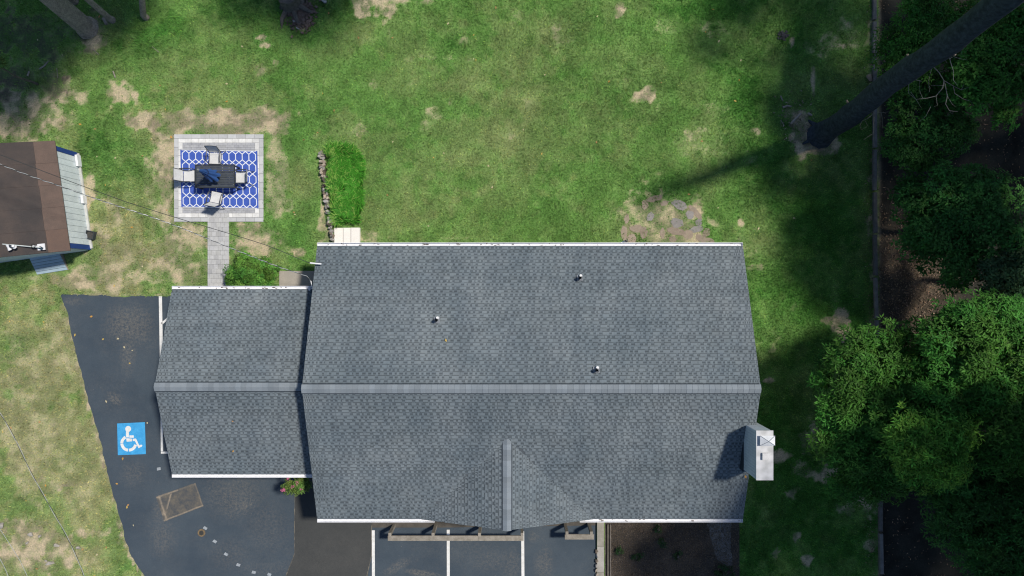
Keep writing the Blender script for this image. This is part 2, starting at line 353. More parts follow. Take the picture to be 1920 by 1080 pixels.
HOUSE_BLOCK = [(-13.3, -7.2), (-7.6, -7.2), (-7.6, -8.9), (8.8, -8.9), (8.8, 1.3), (-7.6, 1.3), (-7.6, -.4), (-13.3, -.4)]
def free_of_hard(X, Y):
    ok = ~inpoly(X, Y, DRIVE) & ~inpoly(X, Y, MULCH) & ~inpoly(X, Y, PATIO) & ~inpoly(X, Y, HOUSE_BLOCK) & (X < FOREST_X - .1)
    for q in ([(690, 900), (1140, 900), (1140, 1010), (690, 1010)], [(524, 508), (592, 508), (592, 545), (524, 545)], [(625, 425), (678, 425), (678, 460), (625, 460)], [(-200, 255), (135, 280), (160, 465), (-200, 500)], [(55, 468), (126, 468), (126, 515), (60, 515)]):
        ok &= ~inpoly(X, Y, PX(q))
    return ok
def build_grass():
    n = 800000
    X = rng.uniform(-23.5, FOREST_X, n); Y = rng.uniform(-14.2, 14.2, n)
    col, dirt, dry, lush, soil = ground_color(X, Y)
    hole = fbm(X, Y, 5.0, 3, .8)
    keep = free_of_hard(X, Y) & ((hole > dirt * .85 - .02) | (rng.random(n) < .12)) & (rng.random(n) > dirt * .92) & (rng.random(n) > dry * 0.35)
    X, Y, col, lush, dry = X[keep], Y[keep], col[keep], lush[keep], dry[keep]; n = len(X)
    a = rng.uniform(0, 2 * math.pi, n); L = rng.uniform(.04, .10, n) * (1 + .5 * lush); lean = rng.uniform(.2, 1.15, n); wd = rng.uniform(.007, .019, n)
    dx, dy = np.cos(a), np.sin(a)
    P0 = np.stack([X - dy * wd, Y + dx * wd, np.full(n, .002)], -1); P1 = np.stack([X + dy * wd, Y - dx * wd, np.full(n, .002)], -1)
    P2 = np.stack([X + dx * L * np.sin(lean), Y + dy * L * np.sin(lean), L * np.cos(lean) + .01], -1)
    V = np.stack([P0, P1, P2], 1).reshape(-1, 3); F = np.arange(3 * n).reshape(-1, 3)
    v = rng.uniform(.6, 2.0, n)[:, None] * (.75 + .5 * fbm(X, Y, 7.0, 2))[:, None]; yel = rng.random(n)[:, None] < .08 + .25 * dry[:, None]
    c = col * v * np.where(yel, np.array([1.7, 1.35, 1.2]), np.array([1, 1, 1]))
    o = new_obj("grass_blades", np_mesh("grass_blades", V, F, GRASS, np.repeat(c, 3, 0)))
    tag(o, "short mown grass blades growing over the back lawn", "grass", kind='stuff')
GRASS = leaf_mat("grass_blade", (1, 1, 1))
build_grass()

# ------------------------------------------------------------------ paved surfaces
M_asph = asphalt_mat("sealed_asphalt", (.041, .058, .078), (.058, .077, .097),
    [(242, 610, 40, 34, 0, .5, .9), (225, 600, 14, 26, 0, .5, .8), (240, 660, 14, 36, 0, .5, .7), (215, 748, 14, 10, -30, .5, .8), (140, 565, 18, 8, 0, .5, .6), (268, 632, 16, 10, 20, .5, .5),
     (250, 890, 22, 22, 0, .5, .45), (305, 1010, 22, 30, 0, .5, .55), (300, 960, 14, 30, 0, .5, .5), (440, 930, 50, 40, 0, .5, .6), (455, 945, 20, 14, 0, .5, .8), (500, 990, 40, 50, 0, .5, .35), (430, 1040, 40, 30, 0, .5, .35),
     (500, 1065, 60, 16, 0, .5, .3), (790, 1075, 30, 6, -8, .4, 1.0), (745, 1062, 26, 8, 30, .5, .7), (960, 1060, 16, 30, 0, .5, .5), (920, 1050, 40, 20, 0, .5, .4), (1020, 1060, 16, 30, 0, .5, .6), (1000, 1005, 10, 10, 0, .5, .5), (875, 1030, 60, 30, 0, .5, .25)])
M_asph2 = asphalt_mat("older_asphalt", (.044, .047, .048), (.060, .062, .062), [], amount=0.3, specks=False)
o = MB().sheet(rough_edge(DRIVE, skip=(3, 4, 5, 6, 7, 8)), .006).build("driveway", M_asph); tag(o, kind='structure')
def strip_mesh(name, pts, z, m, amp=.0):
    o = MB().sheet(rough_edge(PX(pts), .15, amp) if amp else PX(pts), z).build(name, m); return tag(o, kind='structure')
strip_mesh("asphalt_infill", [(553, 880), (697, 880), (697, 1040), (690, 1076), (676, 1300), (470, 1300), (536, 1078), (552, 1040)], .011, M_asph2)
M_crack = mat("crack_soil", (.19, .17, .135), (.07, .07, .065), 2.0, .9)
for nm, pts, wd in (("asphalt_seam", [(553, 930), (552, 1000), (553, 1037), (545, 1058), (536, 1080), (520, 1130)], .025), ("asphalt_seam", [(697, 985), (697, 1040), (692, 1062), (688, 1080), (680, 1130)], .03)):
    q = PX(pts); b = MB()
    for i in range(len(q) - 1):
        k = 6
        for j in range(k):
            a, c = q[i].lerp(q[i + 1], j / k), q[i].lerp(q[i + 1], (j + 1) / k); nr = Vector((-(c - a).y, (c - a).x, 0)).normalized() * wd * random.uniform(.1, .9)
            b.sheet([a - nr, c - nr, c + nr, a + nr], .0155)
    tag(b.build(nm, M_crack), kind='structure')
def worn_paint(name, col, col2, under, lo=.60, hi=.70):
    m = mat(name, col, col2, 5, .7, fine=30, finev=.12); t, bs = nodes_of(m); p = geo_pos(t)
    c = bs.inputs["Base Color"].links[0].from_socket; k = ramp(t, noise(t, p, 16, 8, .85), lo, hi)
    t.links.new(mixc(t, k, c, under), bs.inputs["Base Color"]); return m
M_paint = worn_paint("worn_white_paint", (.60, .60, .58), (.72, .72, .72), (.16, .17, .18), .58, .70)
def line(pts, wd, z=.0155, name="parking_line"):
    q = PX(pts); b = MB(); 
    a, c = q[0], q[1]; nr = Vector((-(c - a).y, (c - a).x, 0)).normalized() * wd / 2
    b.prism([a - nr, c - nr, c + nr, a + nr], z, z + .002)
    return tag(b.build(name, M_paint), kind='structure')
line([(301, 555), (303, 670)], .14); line([(303.5, 607), (340, 575)], .09)
line([(303.5, 780), (304, 846)], .10); line([(302, 848.5), (400, 848)], .09)
line([(700, 994), (701, 1300)], .13); line([(840.5, 993), (841, 1300)], .13); line([(980, 996), (982, 1300)], .13)
M_dash = mat('faded_paint', (.22, .25, .28), (.34, .37, .40), 12, .8)
for x, y, a in ((385, 990, 30), (403, 1015, 30), (424, 1039, 30), (447, 1059, 15), (476, 1073, 15), (298, 879, -10), (505, 1077, 20)):
    c = at(x, y); b = MB(); b.prism([c + Matrix.Rotation(R(-a), 3, 'Z') @ Vector(d) for d in ((-.09, -.06, 0), (.08, -.055, 0), (.09, .06, 0), (-.07, .065, 0))], .0155, .0175)
    tag(b.build("paint_dash", M_dash), kind='structure')
# faded rectangle with soil lines
def patch():
    m = bpy.data.materials.new("patched_asphalt"); t, bs = nodes_of(m); p = geo_pos(t); bs.inputs["Roughness"].default_value = .9
    a = N(t, "ShaderNodeVertexColor", layer_name="tint")
    e = mathn(t, 'MULTIPLY', a.outputs[0], ramp(t, noise(t, p, 5, 7, .8), .3, .62)); 
    c = mixc(t, e, mixc(t, ramp(t, noise(t, p, 2.2, 7, .8), .4, .65), (.052, .060, .070), (.13, .115, .092)), (.33, .27, .20)); t.links.new(c, bs.inputs[0])
    A, B, D, E = at(293, 931), at(367, 905), at(382, 949), at(308, 978); V = []; T = []; n = 48
    for j in range(n + 1):
        for i in range(n + 1):
            u, v = i / n, j / n; q = A.lerp(B, u).lerp(E.lerp(D, u), v)
            q = q + Vector((1, 1, 0)) * .03 * (float(fbm(np.array(q.x), np.array(q.y), 3.)) - .5); V.append((q.x, q.y, .0105))
            ed = max(0, 1 - abs(u - .07) / .035) * 1.0 + max(0, 1 - abs(v - .04) / .05) * (.9 if u < .55 else .25) + max(0, 1 - abs(v - .96) / .04) * .9 + max(0, 1 - abs(u - .98) / .02) * .4
            ed += max(0, 1 - math.hypot((u - .05) / .1, (v - .7) / .1)) + max(0, 1 - abs((u - .15) - (.6 - v) * .4) / .03) * (1 if .1 < v < .6 and u < .4 else 0)
            T.append((min(1, ed),) * 3)
    F = [(j * (n + 1) + i, (j + 1) * (n + 1) + i, (j + 1) * (n + 1) + i + 1, j * (n + 1) + i + 1)[::-1] for j in range(n) for i in range(n)]
    tag(new_obj("asphalt_patch", np_mesh("asphalt_patch", V, F, m, np.array(T))), kind='structure')
patch()
# disabled parking symbol
Z12 = lambda x, y: at(200 + x / 12, 780 + y / 12)
M_blue = worn_paint("blue_road_paint", (.035, .27, .56), (.06, .35, .66), (.05, .12, .20), .62, .80)
sym = thing("parking_symbol", at(246, 823), "blue painted square with white wheelchair symbol on the asphalt", "road marking")
MB().prism([Z12(238, 168), Z12(862, 138), Z12(885, 855), Z12(255, 880)], .0065, .0105).build("blue_square", M_blue, sym)
b = MB()
b.prism([Z12(487 + 66 * math.cos(a), 290 + 66 * math.sin(a)) for a in np.linspace(0, 2 * math.pi, 28, endpoint=False)], .011, .014)
b.prism([Z12(*p) for p in ((438, 320), (505, 330), (503, 480), (440, 480))], .0112, .0142)
b.prism([Z12(*p) for p in ((516, 435), (612, 435), (612, 488), (514, 488))], .011, .014)
b.prism([Z12(*p) for p in ((443, 500), (572, 508), (572, 568), (455, 576))], .011, .014)
b.prism([Z12(*p) for p in ((590, 510), (665, 506), (738, 664), (780, 640), (808, 664), (794, 688), (720, 722), (640, 562), (590, 562))], .011, .014)
for a0, a1 in ((-118, -178), (178, 95), (87, 12)):
    aa = [R(a0 + (a1 - a0) * i / 10) if a0 > a1 else 0 for i in range(11)]
    o_ = [Z12(500 + 188 * math.cos(a), 612 + 186 * math.sin(a)) for a in aa]; i_ = [Z12(500 + 124 * math.cos(a), 612 + 122 * math.sin(a)) for a in aa]
    b.prism(o_ + i_[::-1], .011, .014)
b.build("wheelchair_figure", M_paint, sym)
# rusty drain cover
M_rust = mat("rusty_iron", (.10, .075, .05), (.22, .16, .09), 18, .9)
dr = thing("drain_cover", at(378, 999), "small round rusty drain cover with a soil ring in the asphalt", "drain")
c = at(378, 999)
b = MB(); b.tube([(c.x, c.y, .005), (c.x, c.y, .02)], .17, 20); b.build("rim", M_rust, dr)
b = MB(); b.tube([(c.x, c.y, .012), (c.x, c.y, .026)], .10, 16)
for i in range(-2, 3): b.box((c.x, c.y + i * .035, .028), (.17, .012, .006))
b.build("lid", mat("old_iron", (.05, .05, .048)), dr)
M_conc = mat("pale_concrete", (.30, .285, .26), (.40, .385, .36), 1.2, .9, fine=25)
o = MB().prism(PX([(524, 508), (595, 508), (595, 548), (524, 548)]), -.01, .04).build("concrete_slab", mat("stained_slab", (.26, .245, .22), (.36, .33, .29), .8)); tag(o, kind='structure')
# mulch bed, gravel, kerbs
M_mulch = mat("bark_mulch", (.050, .044, .038), (.095, .080, .066), 1.4, .95, fine=16, finev=.55, bmp=.8)
tag(MB().sheet(MULCH, .008).build("mulch_bed", M_mulch), kind='structure')
tag(MB().sheet(rough_edge(PX([(1325, 975), (1371, 975), (1372, 1062), (1345, 1050)]), .1, .06), .013).build("gravel_patch", mat("grey_gravel", (.12, .12, .12), (.19, .185, .175), 5, .95, fine=22, finev=.5, bmp=.8)), kind='structure')
tag(MB().sheet(PX([(697, 940), (1118, 940), (1118, 985), (830, 989), (697, 989)]), .012).build("doorstep_path", mat("dark_path", (.060, .056, .05), (.10, .09, .078), 2.0, .9)), kind='structure')
kb = thing("concrete_kerb", at(1125, 1050), "weathered grey concrete kerb between parking bay and mulch bed", "kerb")
v0 = 975
while v0 < 1300:
    a, c = at(1119, v0), at(1132, v0 + 48); MB().box(((a.x + c.x) / 2, (a.y + c.y) / 2, .07), (c.x - a.x, a.y - c.y - .012, .14)).build("kerb_stone", M_conc if (v0 // 48) % 2 else mat("kerb_concrete", (.22, .21, .18), (.33, .31, .27), 2), kb); v0 += 48
te = thing("timber_edging", at(1143, 1050), "thin dark timber edging along the left side of the mulch bed", "edging")
for i in range(3):
    for k, u in enumerate((1139.5, 1144)):
        a, c = at(u - 1.2, 982 + i * 100), at(u + 1.2, 1080 + i * 100); MB().box(((a.x + c.x) / 2, (a.y + c.y) / 2, .05), (c.x - a.x, a.y - c.y, .10 + .03 * k)).build("edging_board", mat("weathered_board", (.10, .085, .07), (.17, .15, .13), 6), te)

# landscape timbers marking the woodland edge
M_sleeper = mat("grey_sleeper", (.10, .098, .095), (.16, .158, .155), 4, .9, fine=30, rand=.25)
wt = thing("woodland_edging", at(1642, 400), "long line of grey landscape timbers between the lawn and the woods", "edging")
pl = [(1640, -120), (1640, 60), (1641, 180), (1641, 300), (1641, 400), (1642, 470), (1643, 540), (1644.5, 610), (1647, 720), (1649, 830), (1651, 900), (1652, 980), (1653, 1060), (1655, 1200)]
def along(pl, s):
    """point and direction at arc length s (px)"""
    for i in range(len(pl) - 1):
        a, b_ = Vector((*pl[i], 0)), Vector((*pl[i + 1], 0)); L = (b_ - a).length
        if s <= L or i == len(pl) - 2: return a.lerp(b_, s / L)
        s -= L
s = 0
while s < 1300:
    p0, p1 = along(pl, s), along(pl, s + 77); a, c = at(p0.x + random.uniform(-.6, .6), p0.y, .14), at(p1.x + random.uniform(-.6, .6), p1.y, .14); d = c - a
    MB().box(((a.x + c.x) / 2, (a.y + c.y) / 2, .08), (d.length - .03, .145, .16 + random.uniform(-.02, .02)), math.atan2(d.y, d.x)).build("timber", M_sleeper, wt); s += 80

# ------------------------------------------------------------------ patio of pavers
def patio():
    th = thing("paver_patio", at(410, 334), "square pale grey paver patio with a path leading down to the house", "patio")
    Mo = mat("paver_outer", (.42, .43, .44), (.48, .49, .50), 5, .85, rand=.10, fine=60, finev=.1)
    Mi = mat("paver_white", (.68, .68, .67), (.56, .565, .56), 9, .85, rand=.12, fine=60, finev=.1)
    Mg = mat("paver_grey", (.33, .34, .37), (.40, .41, .43), 6, .85, fine=50, finev=.15, attr=True)
    x0, y0 = at(327, 252).x, at(327, 252).y; x1, y1 = at(494.5, 416).x, at(494.5, 416).y; W, D = x1 - x0, y0 - y1
    shared = {}
    def piece(name, m, cx, cy, sx, sy, z=.05):
        k = (round(sx, 3), round(sy, 3), m.name)
        if k not in shared:
            b = MB(); hx, hy = sx / 2 - .004, sy / 2 - .004; e = .006
            b.add([(-hx, -hy, -.055), (hx, -hy, -.055), (hx, hy, -.055), (-hx, hy, -.055), (-hx, -hy, -e), (hx, -hy, -e), (hx, hy, -e), (-hx, hy, -e), (-hx + e, -hy + e, 0), (hx - e, -hy + e, 0), (hx - e, hy - e, 0), (-hx + e, hy - e, 0)],
                  [(0, 1, 5, 4), (1, 2, 6, 5), (2, 3, 7, 6), (3, 0, 4, 7), (4, 5, 9, 8), (5, 6, 10, 9), (6, 7, 11, 10), (7, 4, 8, 11), (8, 9, 10, 11)])
            me = bpy.data.meshes.new("paver"); me.from_pydata(b.v, [], b.f); me.materials.append(m)
            at_ = me.color_attributes.new("tint", 'BYTE_COLOR', 'CORNER'); at_.data.foreach_set("color", [1.0] * (4 * len(me.loops)))
            shared[k] = me
        o = new_obj(name, shared[k], th); o.location = Vector((cx, cy, z + random.uniform(-.003, .003))) - ORG[th]
    def ring(inset, wd, n, m, gap=None):
        X0, Y0, X1, Y1 = x0 + inset, y0 - inset, x1 - inset, y1 + inset
        L = X1 - X0; nx = round(L / n); sx = L / nx
        cut = []
        for i in range(nx):
            for yy, edge in ((Y0 - wd / 2, 0), (Y1 + wd / 2, 1)):
                if edge and gap and gap[0] < X0 + (i + .5) * sx < gap[1]: cut += [X0 + i * sx, X0 + (i + 1) * sx]; continue
                piece("paver", m, X0 + (i + .5) * sx, yy, sx, wd)
        if cut:
            for a_, c_ in ((min(cut), gap[0]), (gap[1], max(cut))):
                if c_ - a_ > .03: piece("paver", m, (a_ + c_) / 2, Y1 + wd / 2, c_ - a_, wd)
        L = Y0 - Y1 - 2 * wd; ny = round(L / n); sy = L / ny
        for i in range(ny):
            for xx in (X0 + wd / 2, X1 - wd / 2): piece("paver", m, xx, Y0 - wd - (i + .5) * sy, wd, sy)
    gp = (at(390, 0).x, at(430, 0).x)
    ring(0, .19, .38, Mo, gp); ring(.19, .19, .285, Mi, gp)
    # field of small pavers and the path
    b = MB()
    def fieldp(X0, X1, Y1, Y0, sx, sy):
        nx = max(1, round((X1 - X0) / sx)); ny = max(1, round((Y0 - Y1) / sy)); sx = (X1 - X0) / nx; sy = (Y0 - Y1) / ny
        for j in range(ny):
            for i in range(nx):
                o_ = .5 * (j % 2) * sx; a = X0 + i * sx - o_ ; c = a + sx
                a = max(a, X0); c = min(c, X1) if i < nx - 1 else X1
                if c - a < .02: continue
                g = random.uniform(.84, 1.14); zz = .05 + random.uniform(-.003, .002)
                b.box(((a + c) / 2, Y1 + (j + .5) * sy, zz - .03), (c - a - .007, sy - .007, .06), col=(g, g, g * random.uniform(.98, 1.02)))
    fieldp(x0 + .38, x1 - .38, y1 + .38, y0 - .38, .20, .10)
    b.build("small_pavers", Mg, th, kind='stuff')
    b = MB(); Mp = mat("paver_path", (.40, .405, .41), (.47, .475, .48), 5, .85, fine=50, finev=.15, attr=True)
    fieldp(gp[0], gp[1], at(0, 548).y, y1 + .38, .20, .20)
    b.build("path_pavers", Mp, th, kind='stuff')
    MB().box(((x0 + x1) / 2, (y0 + y1) / 2, .0), (W - .02, D - .02, .03)).build("sand_bed", mat("jointing_sand", (.20, .19, .17)), th)
    MB().box(((gp[0] + gp[1]) / 2, (at(0, 548).y + y1) / 2, .0), (gp[1] - gp[0] - .02, y1 - at(0, 548).y, .028)).build("sand_bed", mat("jointing_sand_path", (.20, .19, .17)), th)
patio()
# rug
def rug():
    A, B, D, E = at(338, 280.5, .06), at(482.5, 283, .06), at(485, 391, .06), at(340, 388.5, .06)
    th = thing("outdoor_rug", at(412, 336, .055), "blue outdoor rug with white honeycomb lattice under the patio table", "rug")
    P = lambda u, v: A.lerp(B, u).lerp(E.lerp(D, u), v)
    b = MB(); n = 24
    for j in range(n):
        for i in range(n):
            q = [P((i + a) / n, (j + c) / n) for a, c in ((0, 1), (1, 1), (1, 0), (0, 0))]
            b.add([(p.x, p.y, .0585 + .0012 * math.sin(p.x * 9 + p.y * 4)) for p in q], [(0, 1, 2, 3)])
    b.build("rug_weave", mat("blue_weave", (.040, .085, .36), (.055, .11, .44), 3, .85, fine=70, finev=.2), th)
    b = MB(); cols, rows, z = 11, 5, .063; hw = .018 
    def seg(u0, v0, u1, v1, w_=hw):
        a, c = P(u0, v0), P(u1, v1); d = (c - a).normalized(); nr = Vector((-d.y, d.x, 0)) * w_; a = a - d * w_ * .6; c = c + d * w_ * .6
        b.add([(q.x, q.y, z + random.uniform(0, .0006)) for q in (a - nr, c - nr, c + nr, a + nr)], [(0, 1, 2, 3)])
    m0, m1 = .025, .975; v0_, v1_ = .012, .988
    for r in range(rows):
        ya, yb = v0_ + (v1_ - v0_) * r / rows, v0_ + (v1_ - v0_) * (r + 1) / rows; h = (yb - ya)
        for k in range(cols + 1):
            x = m0 + (m1 - m0) * k / cols; hx = (m1 - m0) / cols / 2
            seg(x, ya + .25 * h, x, yb - .25 * h)
            for s_ in (-1, 1):
                if not (m0 - .001 <= x + s_ * hx <= m1 + .001): continue
                seg(x, ya + .25 * h, x + s_ * hx, ya); seg(x, yb - .25 * h, x + s_ * hx, yb)
    seg(.02, .006, .98, .006, .014); seg(.02, .994, .98, .994, .014)
    b.build("lattice_print", mat("white_weave", (.72, .75, .80), (.6, .64, .7), 5, .85, fine=60), th)
rug()
# table
def table():
    c = at(403, 330.3, .74); th = thing("patio_table", (c.x, c.y, .06), "dark slatted rectangular patio table with umbrella hole on the rug", "table")
    W, D = 1.72, 1.02; M = mat("dark_slat", (.040, .048, .058), (.055, .064, .075), 6, .6, rand=.15, fine=50); Mf = mat("table_frame", (.028, .034, .042))
    n = 9; sw = (D - .10) / n
    for i in range(n):
        y = c.y - D / 2 + .05 + (i + .5) * sw
        if i == 4:
            for sx in (-1, 1): MB().box((c.x + sx * (W / 4 + .01), y, .725), (W / 2 - .13, sw - .012, .022)).build("slat", M, th)
        else: MB().box((c.x, y, .725), (W - .10, sw - .012, .022)).build("slat", M, th)
    b = MB()
    for s in (-1, 1):
        b.box((c.x, c.y + s * (D / 2 - .023), .72), (W, .046, .05)); b.box((c.x + s * (W / 2 - .023), c.y, .722), (.046, D - .095, .05))
    b.box((c.x, c.y, .695), (W - .1, .05, .03)); b.build("frame", Mf, th)
    for sx in (-1, 1):
        for sy in (-1, 1): MB().box((c.x + sx * (W / 2 - .05), c.y + sy * (D / 2 - .05), .377), (.05, .05, .634)).build("leg", Mf, th)
    # umbrella standing through the table
    u = thing("closed_umbrella", (c.x, c.y, .06), "folded dark blue patio umbrella standing through the table", "umbrella")
    b = MB(); b.tube([(c.x, c.y, .10), (c.x, c.y, 2.40)], .02, 10); b.build("pole", mat("umbrella_pole", (.10, .11, .12), rough=.4, metal=.6), u)
    b = MB(); b.tube([(c.x, c.y, .061), (c.x, c.y, .10), (c.x, c.y, .13), (c.x, c.y, .20)], [.22, .22, .09, .035], 20); b.build("base", Mf, u)
    vs = []; fs = []; lv = [(2.36, .025), (2.28, .055), (2.1, .08), (1.85, .11), (1.6, .15), (1.35, .22), (1.18, .26)]; n = 32
    for j, (z, r) in enumerate(lv):
        for k in range(n):
            a = 2 * math.pi * k / n; pl_ = .60 + .40 * abs(math.cos(4 * a)) ** .8; ex = 1 + .55 * max(0, math.cos(a + .45)) * (j / 6) ** 1.5
            rr = r * (pl_ if j > 1 else 1) * ex; vs.append((c.x + rr * math.cos(a), c.y + rr * math.sin(a), z + (.10 * (1 - pl_) * 2 if j == 6 else 0) - .12 * (j / 6) * max(0, math.cos(a + .3))))
    for j in range(len(lv) - 1):
        for k in range(n): fs.append((j * n + k, (j + 1) * n + k, (j + 1) * n + (k + 1) % n, j * n + (k + 1) % n))
    vs.append((c.x, c.y, 2.40)); fs += [(len(vs) - 1, k, (k + 1) % n) for k in range(n)]
    MB().add(vs, fs).build("canopy", mat("navy_canvas", (.020, .065, .21), (.030, .09, .28), 4, .75, fine=80), u, smooth=True)
    b = MB(); b.tube([(c.x, c.y, 2.38), (c.x, c.y, 2.44), (c.x, c.y, 2.50)], [.045, .05, .015], 12); b.build("finial", mat("finial_metal", (.35, .37, .40), rough=.4, metal=.5), u)
    b = MB(); b.tube([(c.x, c.y, 1.72), (c.x, c.y, 1.76)], .15, 20); b.build("tie_strap", mat("strap_blue", (.012, .03, .10)), u)
table()
# chairs
def make_chair():
    th = thing("patio_chair", (0, 0, .055), "", "chair", "sling chairs round the patio table")
    Mf = mat("chair_frame", (.035, .042, .055), rough=.4, spec=.5); Ms = mat("grey_sling", (.60, .61, .62), (.53, .54, .55), 6, .8, fine=90, finev=.1)
    Mb_ = Ms
    # local: faces +X, seat centre at origin
    b = MB(); n = 8
    for j in range(n):
        xa, xb = -.22 + .46 * j / n, -.22 + .46 * (j + 1) / n; za, zb = [.40 - .03 * math.sin(math.pi * (x + .22) / .46) + .02 * (x + .22) for x in (xa, xb)]
        b.box(((xa + xb) / 2, 0, (za + zb) / 2), (xb - xa + .002, .47, .012))
    b.build("seat", Ms, th, local=True)
    b = MB(); ax = Matrix.Rotation(R(-18), 3, 'Y')
    for j in range(6):
        t0 = (j + .5) / 6; off = .02 * math.sin(math.pi * t0)
        p = Vector((-.24 - .17 * t0 - off, 0, .42 + .50 * t0)); b.box(p, (.012, .47, .094), ax=ax)
    b.build("backrest", Mb_, th, local=True)
    for s in (-1, 1):
        b = MB(); y = s * .255
        b.tube([(.24, y, .39), (-.22, y, .38), (-.255, y, .43), (-.42, y, .95)], .016, 8); b.build("side_frame", Mf, th, local=True)
        b = MB(); b.tube([(.26, s * .30, .02), (.24, s * .29, .35), (.20, s * .285, .60), (.12, s * .285, .635)], .015, 8); b.build("leg", Mf, th, local=True)
        b = MB(); b.tube([(-.40, s * .30, .02), (-.33, s * .29, .3), (-.27, s * .285, .60)], .015, 8); b.build("leg", Mf, th, local=True)
        b = MB(); b.tube([(.14, s * .285, .635), (-.1, s * .29, .65), (-.32, s * .285, .63)], [.022, .025, .018], 8); b.build("armrest", Mf, th, local=True)
    b = MB(); b.tube([(-.42, -.255, .95), (-.43, 0, .965), (-.42, .255, .95)], .014, 8); b.tube([(.245, -.255, .39), (.25, 0, .38), (.245, .255, .39)], .014, 8); b.build("cross_rail", Mf, th, local=True)
    return th
ch0 = make_chair()
def copy_thing(o, loc, rz, label):
    c = o.copy(); C.objects.link(c); c.location = loc; c.rotation_euler = (0, 0, rz); c['label'] = label
    for k in o.children:
        d = k.copy(); C.objects.link(d); d.parent = c
        for g in k.children:
            e = g.copy(); C.objects.link(e); e.parent = d
    return c
spots = [(355, 330, 0, "sling chair at the left end of the patio table, its back over the paver border"), (453.5, 332.5, 180, "sling chair at the right end of the patio table, facing the shed"),
         (404, 297, -92, "sling chair on the lawn side of the table, showing its dark back"), (406, 371, 78, "sling chair nearest the paver path, turned slightly askew")]
for i, (u, v, a, lab) in enumerate(spots):
    p = at(u, v, .42); p.z = .055
    if i == 0: base = (p, a, lab)
    else: copy_thing(ch0, p, R(a), lab)
ch0.location = base[0]; ch0.rotation_euler = (0, 0, R(base[1])); ch0['label'] = base[2]

# ------------------------------------------------------------------ house
EXPO = .143
M_sh = mat("asphalt_shingle", (.136, .164, .186), (.176, .205, .229), .5, .92, fine=60, finev=.12, bmp=.25, attr=True, spec=.15)
def weather(m):
    t, bs = nodes_of(m); mp = t.nodes.new("ShaderNodeMapping"); mp.inputs["Scale"].default_value = (2.2, .28, .28); t.links.new(geo_pos(t), mp.inputs[0])
    k = ramp(t, noise(t, mp.outputs[0], 1.0, 6, .7), .3, .7); q = ramp(t, noise(t, geo_pos(t), .55, 5, .7), .3, .72)
    c = bs.inputs["Base Color"].links[0].from_socket
    c = mixc(t, 1.0, c, mixc(t, k, (.88, .89, .90), (1.10, 1.10, 1.08)), 'MULTIPLY'); c = mixc(t, 1.0, c, mixc(t, q, (.86, .90, .93), (1.10, 1.07, 1.04)), 'MULTIPLY'); t.links.new(c, bs.inputs["Base Color"])
weather(M_sh)
def shingle_mesh():
    b = MB(); e = EXPO + .02
    g = random.uniform(.93, 1.05)
    # backing: thin tilted strip, granules darker in the band under the next course
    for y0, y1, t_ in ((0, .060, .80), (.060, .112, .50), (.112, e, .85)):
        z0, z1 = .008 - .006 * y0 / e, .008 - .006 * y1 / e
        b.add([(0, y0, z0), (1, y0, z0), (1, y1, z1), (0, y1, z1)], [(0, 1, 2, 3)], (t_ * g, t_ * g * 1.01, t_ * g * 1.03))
    b.add([(0, 0, .008), (1, 0, .008), (0, 0, 0), (1, 0, 0)], [(2, 3, 1, 0)], (.5, .5, .5))
    x = random.uniform(0, .08)
    while x < .97:
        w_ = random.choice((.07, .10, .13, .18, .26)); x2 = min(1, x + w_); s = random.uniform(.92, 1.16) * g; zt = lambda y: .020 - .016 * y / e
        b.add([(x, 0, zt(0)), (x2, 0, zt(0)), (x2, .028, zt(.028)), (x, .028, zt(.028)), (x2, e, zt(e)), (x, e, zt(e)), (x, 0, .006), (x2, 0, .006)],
              [(0, 1, 2, 3)], (s * .5,) * 3)  # dark strip on the tab's lower edge paints the course shadow line
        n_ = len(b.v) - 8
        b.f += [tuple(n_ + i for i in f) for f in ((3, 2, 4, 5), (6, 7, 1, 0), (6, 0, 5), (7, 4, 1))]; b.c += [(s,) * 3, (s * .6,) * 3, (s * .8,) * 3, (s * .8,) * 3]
        x = x2 + random.uniform(.07, .15)
    return b
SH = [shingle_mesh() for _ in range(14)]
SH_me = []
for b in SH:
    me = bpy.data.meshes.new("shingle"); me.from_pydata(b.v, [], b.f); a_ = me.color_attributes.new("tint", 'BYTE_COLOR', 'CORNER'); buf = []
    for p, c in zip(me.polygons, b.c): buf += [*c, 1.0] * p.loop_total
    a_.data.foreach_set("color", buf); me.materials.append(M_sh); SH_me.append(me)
placements = []          # (height, matrix, mesh index, roof)
def lay(roof, O, ex, es, length_at, rows):
    n = ex.cross(es).normalized(); 
    for r in range(rows):
        s = r * EXPO; x0, x1 = length_at(s + EXPO / 2)
        x = x0 - random.uniform(0, .9); first = True
        while x < x1 - .02:
            a, c = max(x, x0), min(x + 1.0, x1)
            if c - a > .04:
                M = Matrix.Identity(4); L = c - a
                for i in range(3): M[i][0] = ex[i] * L; M[i][1] = es[i]; M[i][2] = n[i]; M[i][3] = (O + ex * a + es * s + n * .002)[i]
                placements.append((M[2][3], M, random.randrange(14), roof))
            x += 1.0
def roof_deck(name, prof_x0, prof_x1, Y0, Yr, Y1, ze, zr, m, parent, th=.10, axis='x'):
    b = MB(); vs = []
    for x in (prof_x0, prof_x1):
        for y, z in ((Y0, ze), (Yr, zr), (Y1, ze), (Y1, ze - th), (Yr, zr - th), (Y0, ze - th)): vs.append((x, y, z) if axis == 'x' else (y, x, z))
    f = [(0, 1, 7, 6), (1, 2, 8, 7), (2, 3, 9, 8), (3, 4, 10, 9), (4, 5, 11, 10), (5, 0, 6, 11), (0, 5, 4, 1), (1, 4, 3, 2), (6, 7, 10, 11), (7, 8, 9, 10)]
    b.add(vs, f); return b.build(name, m, parent)
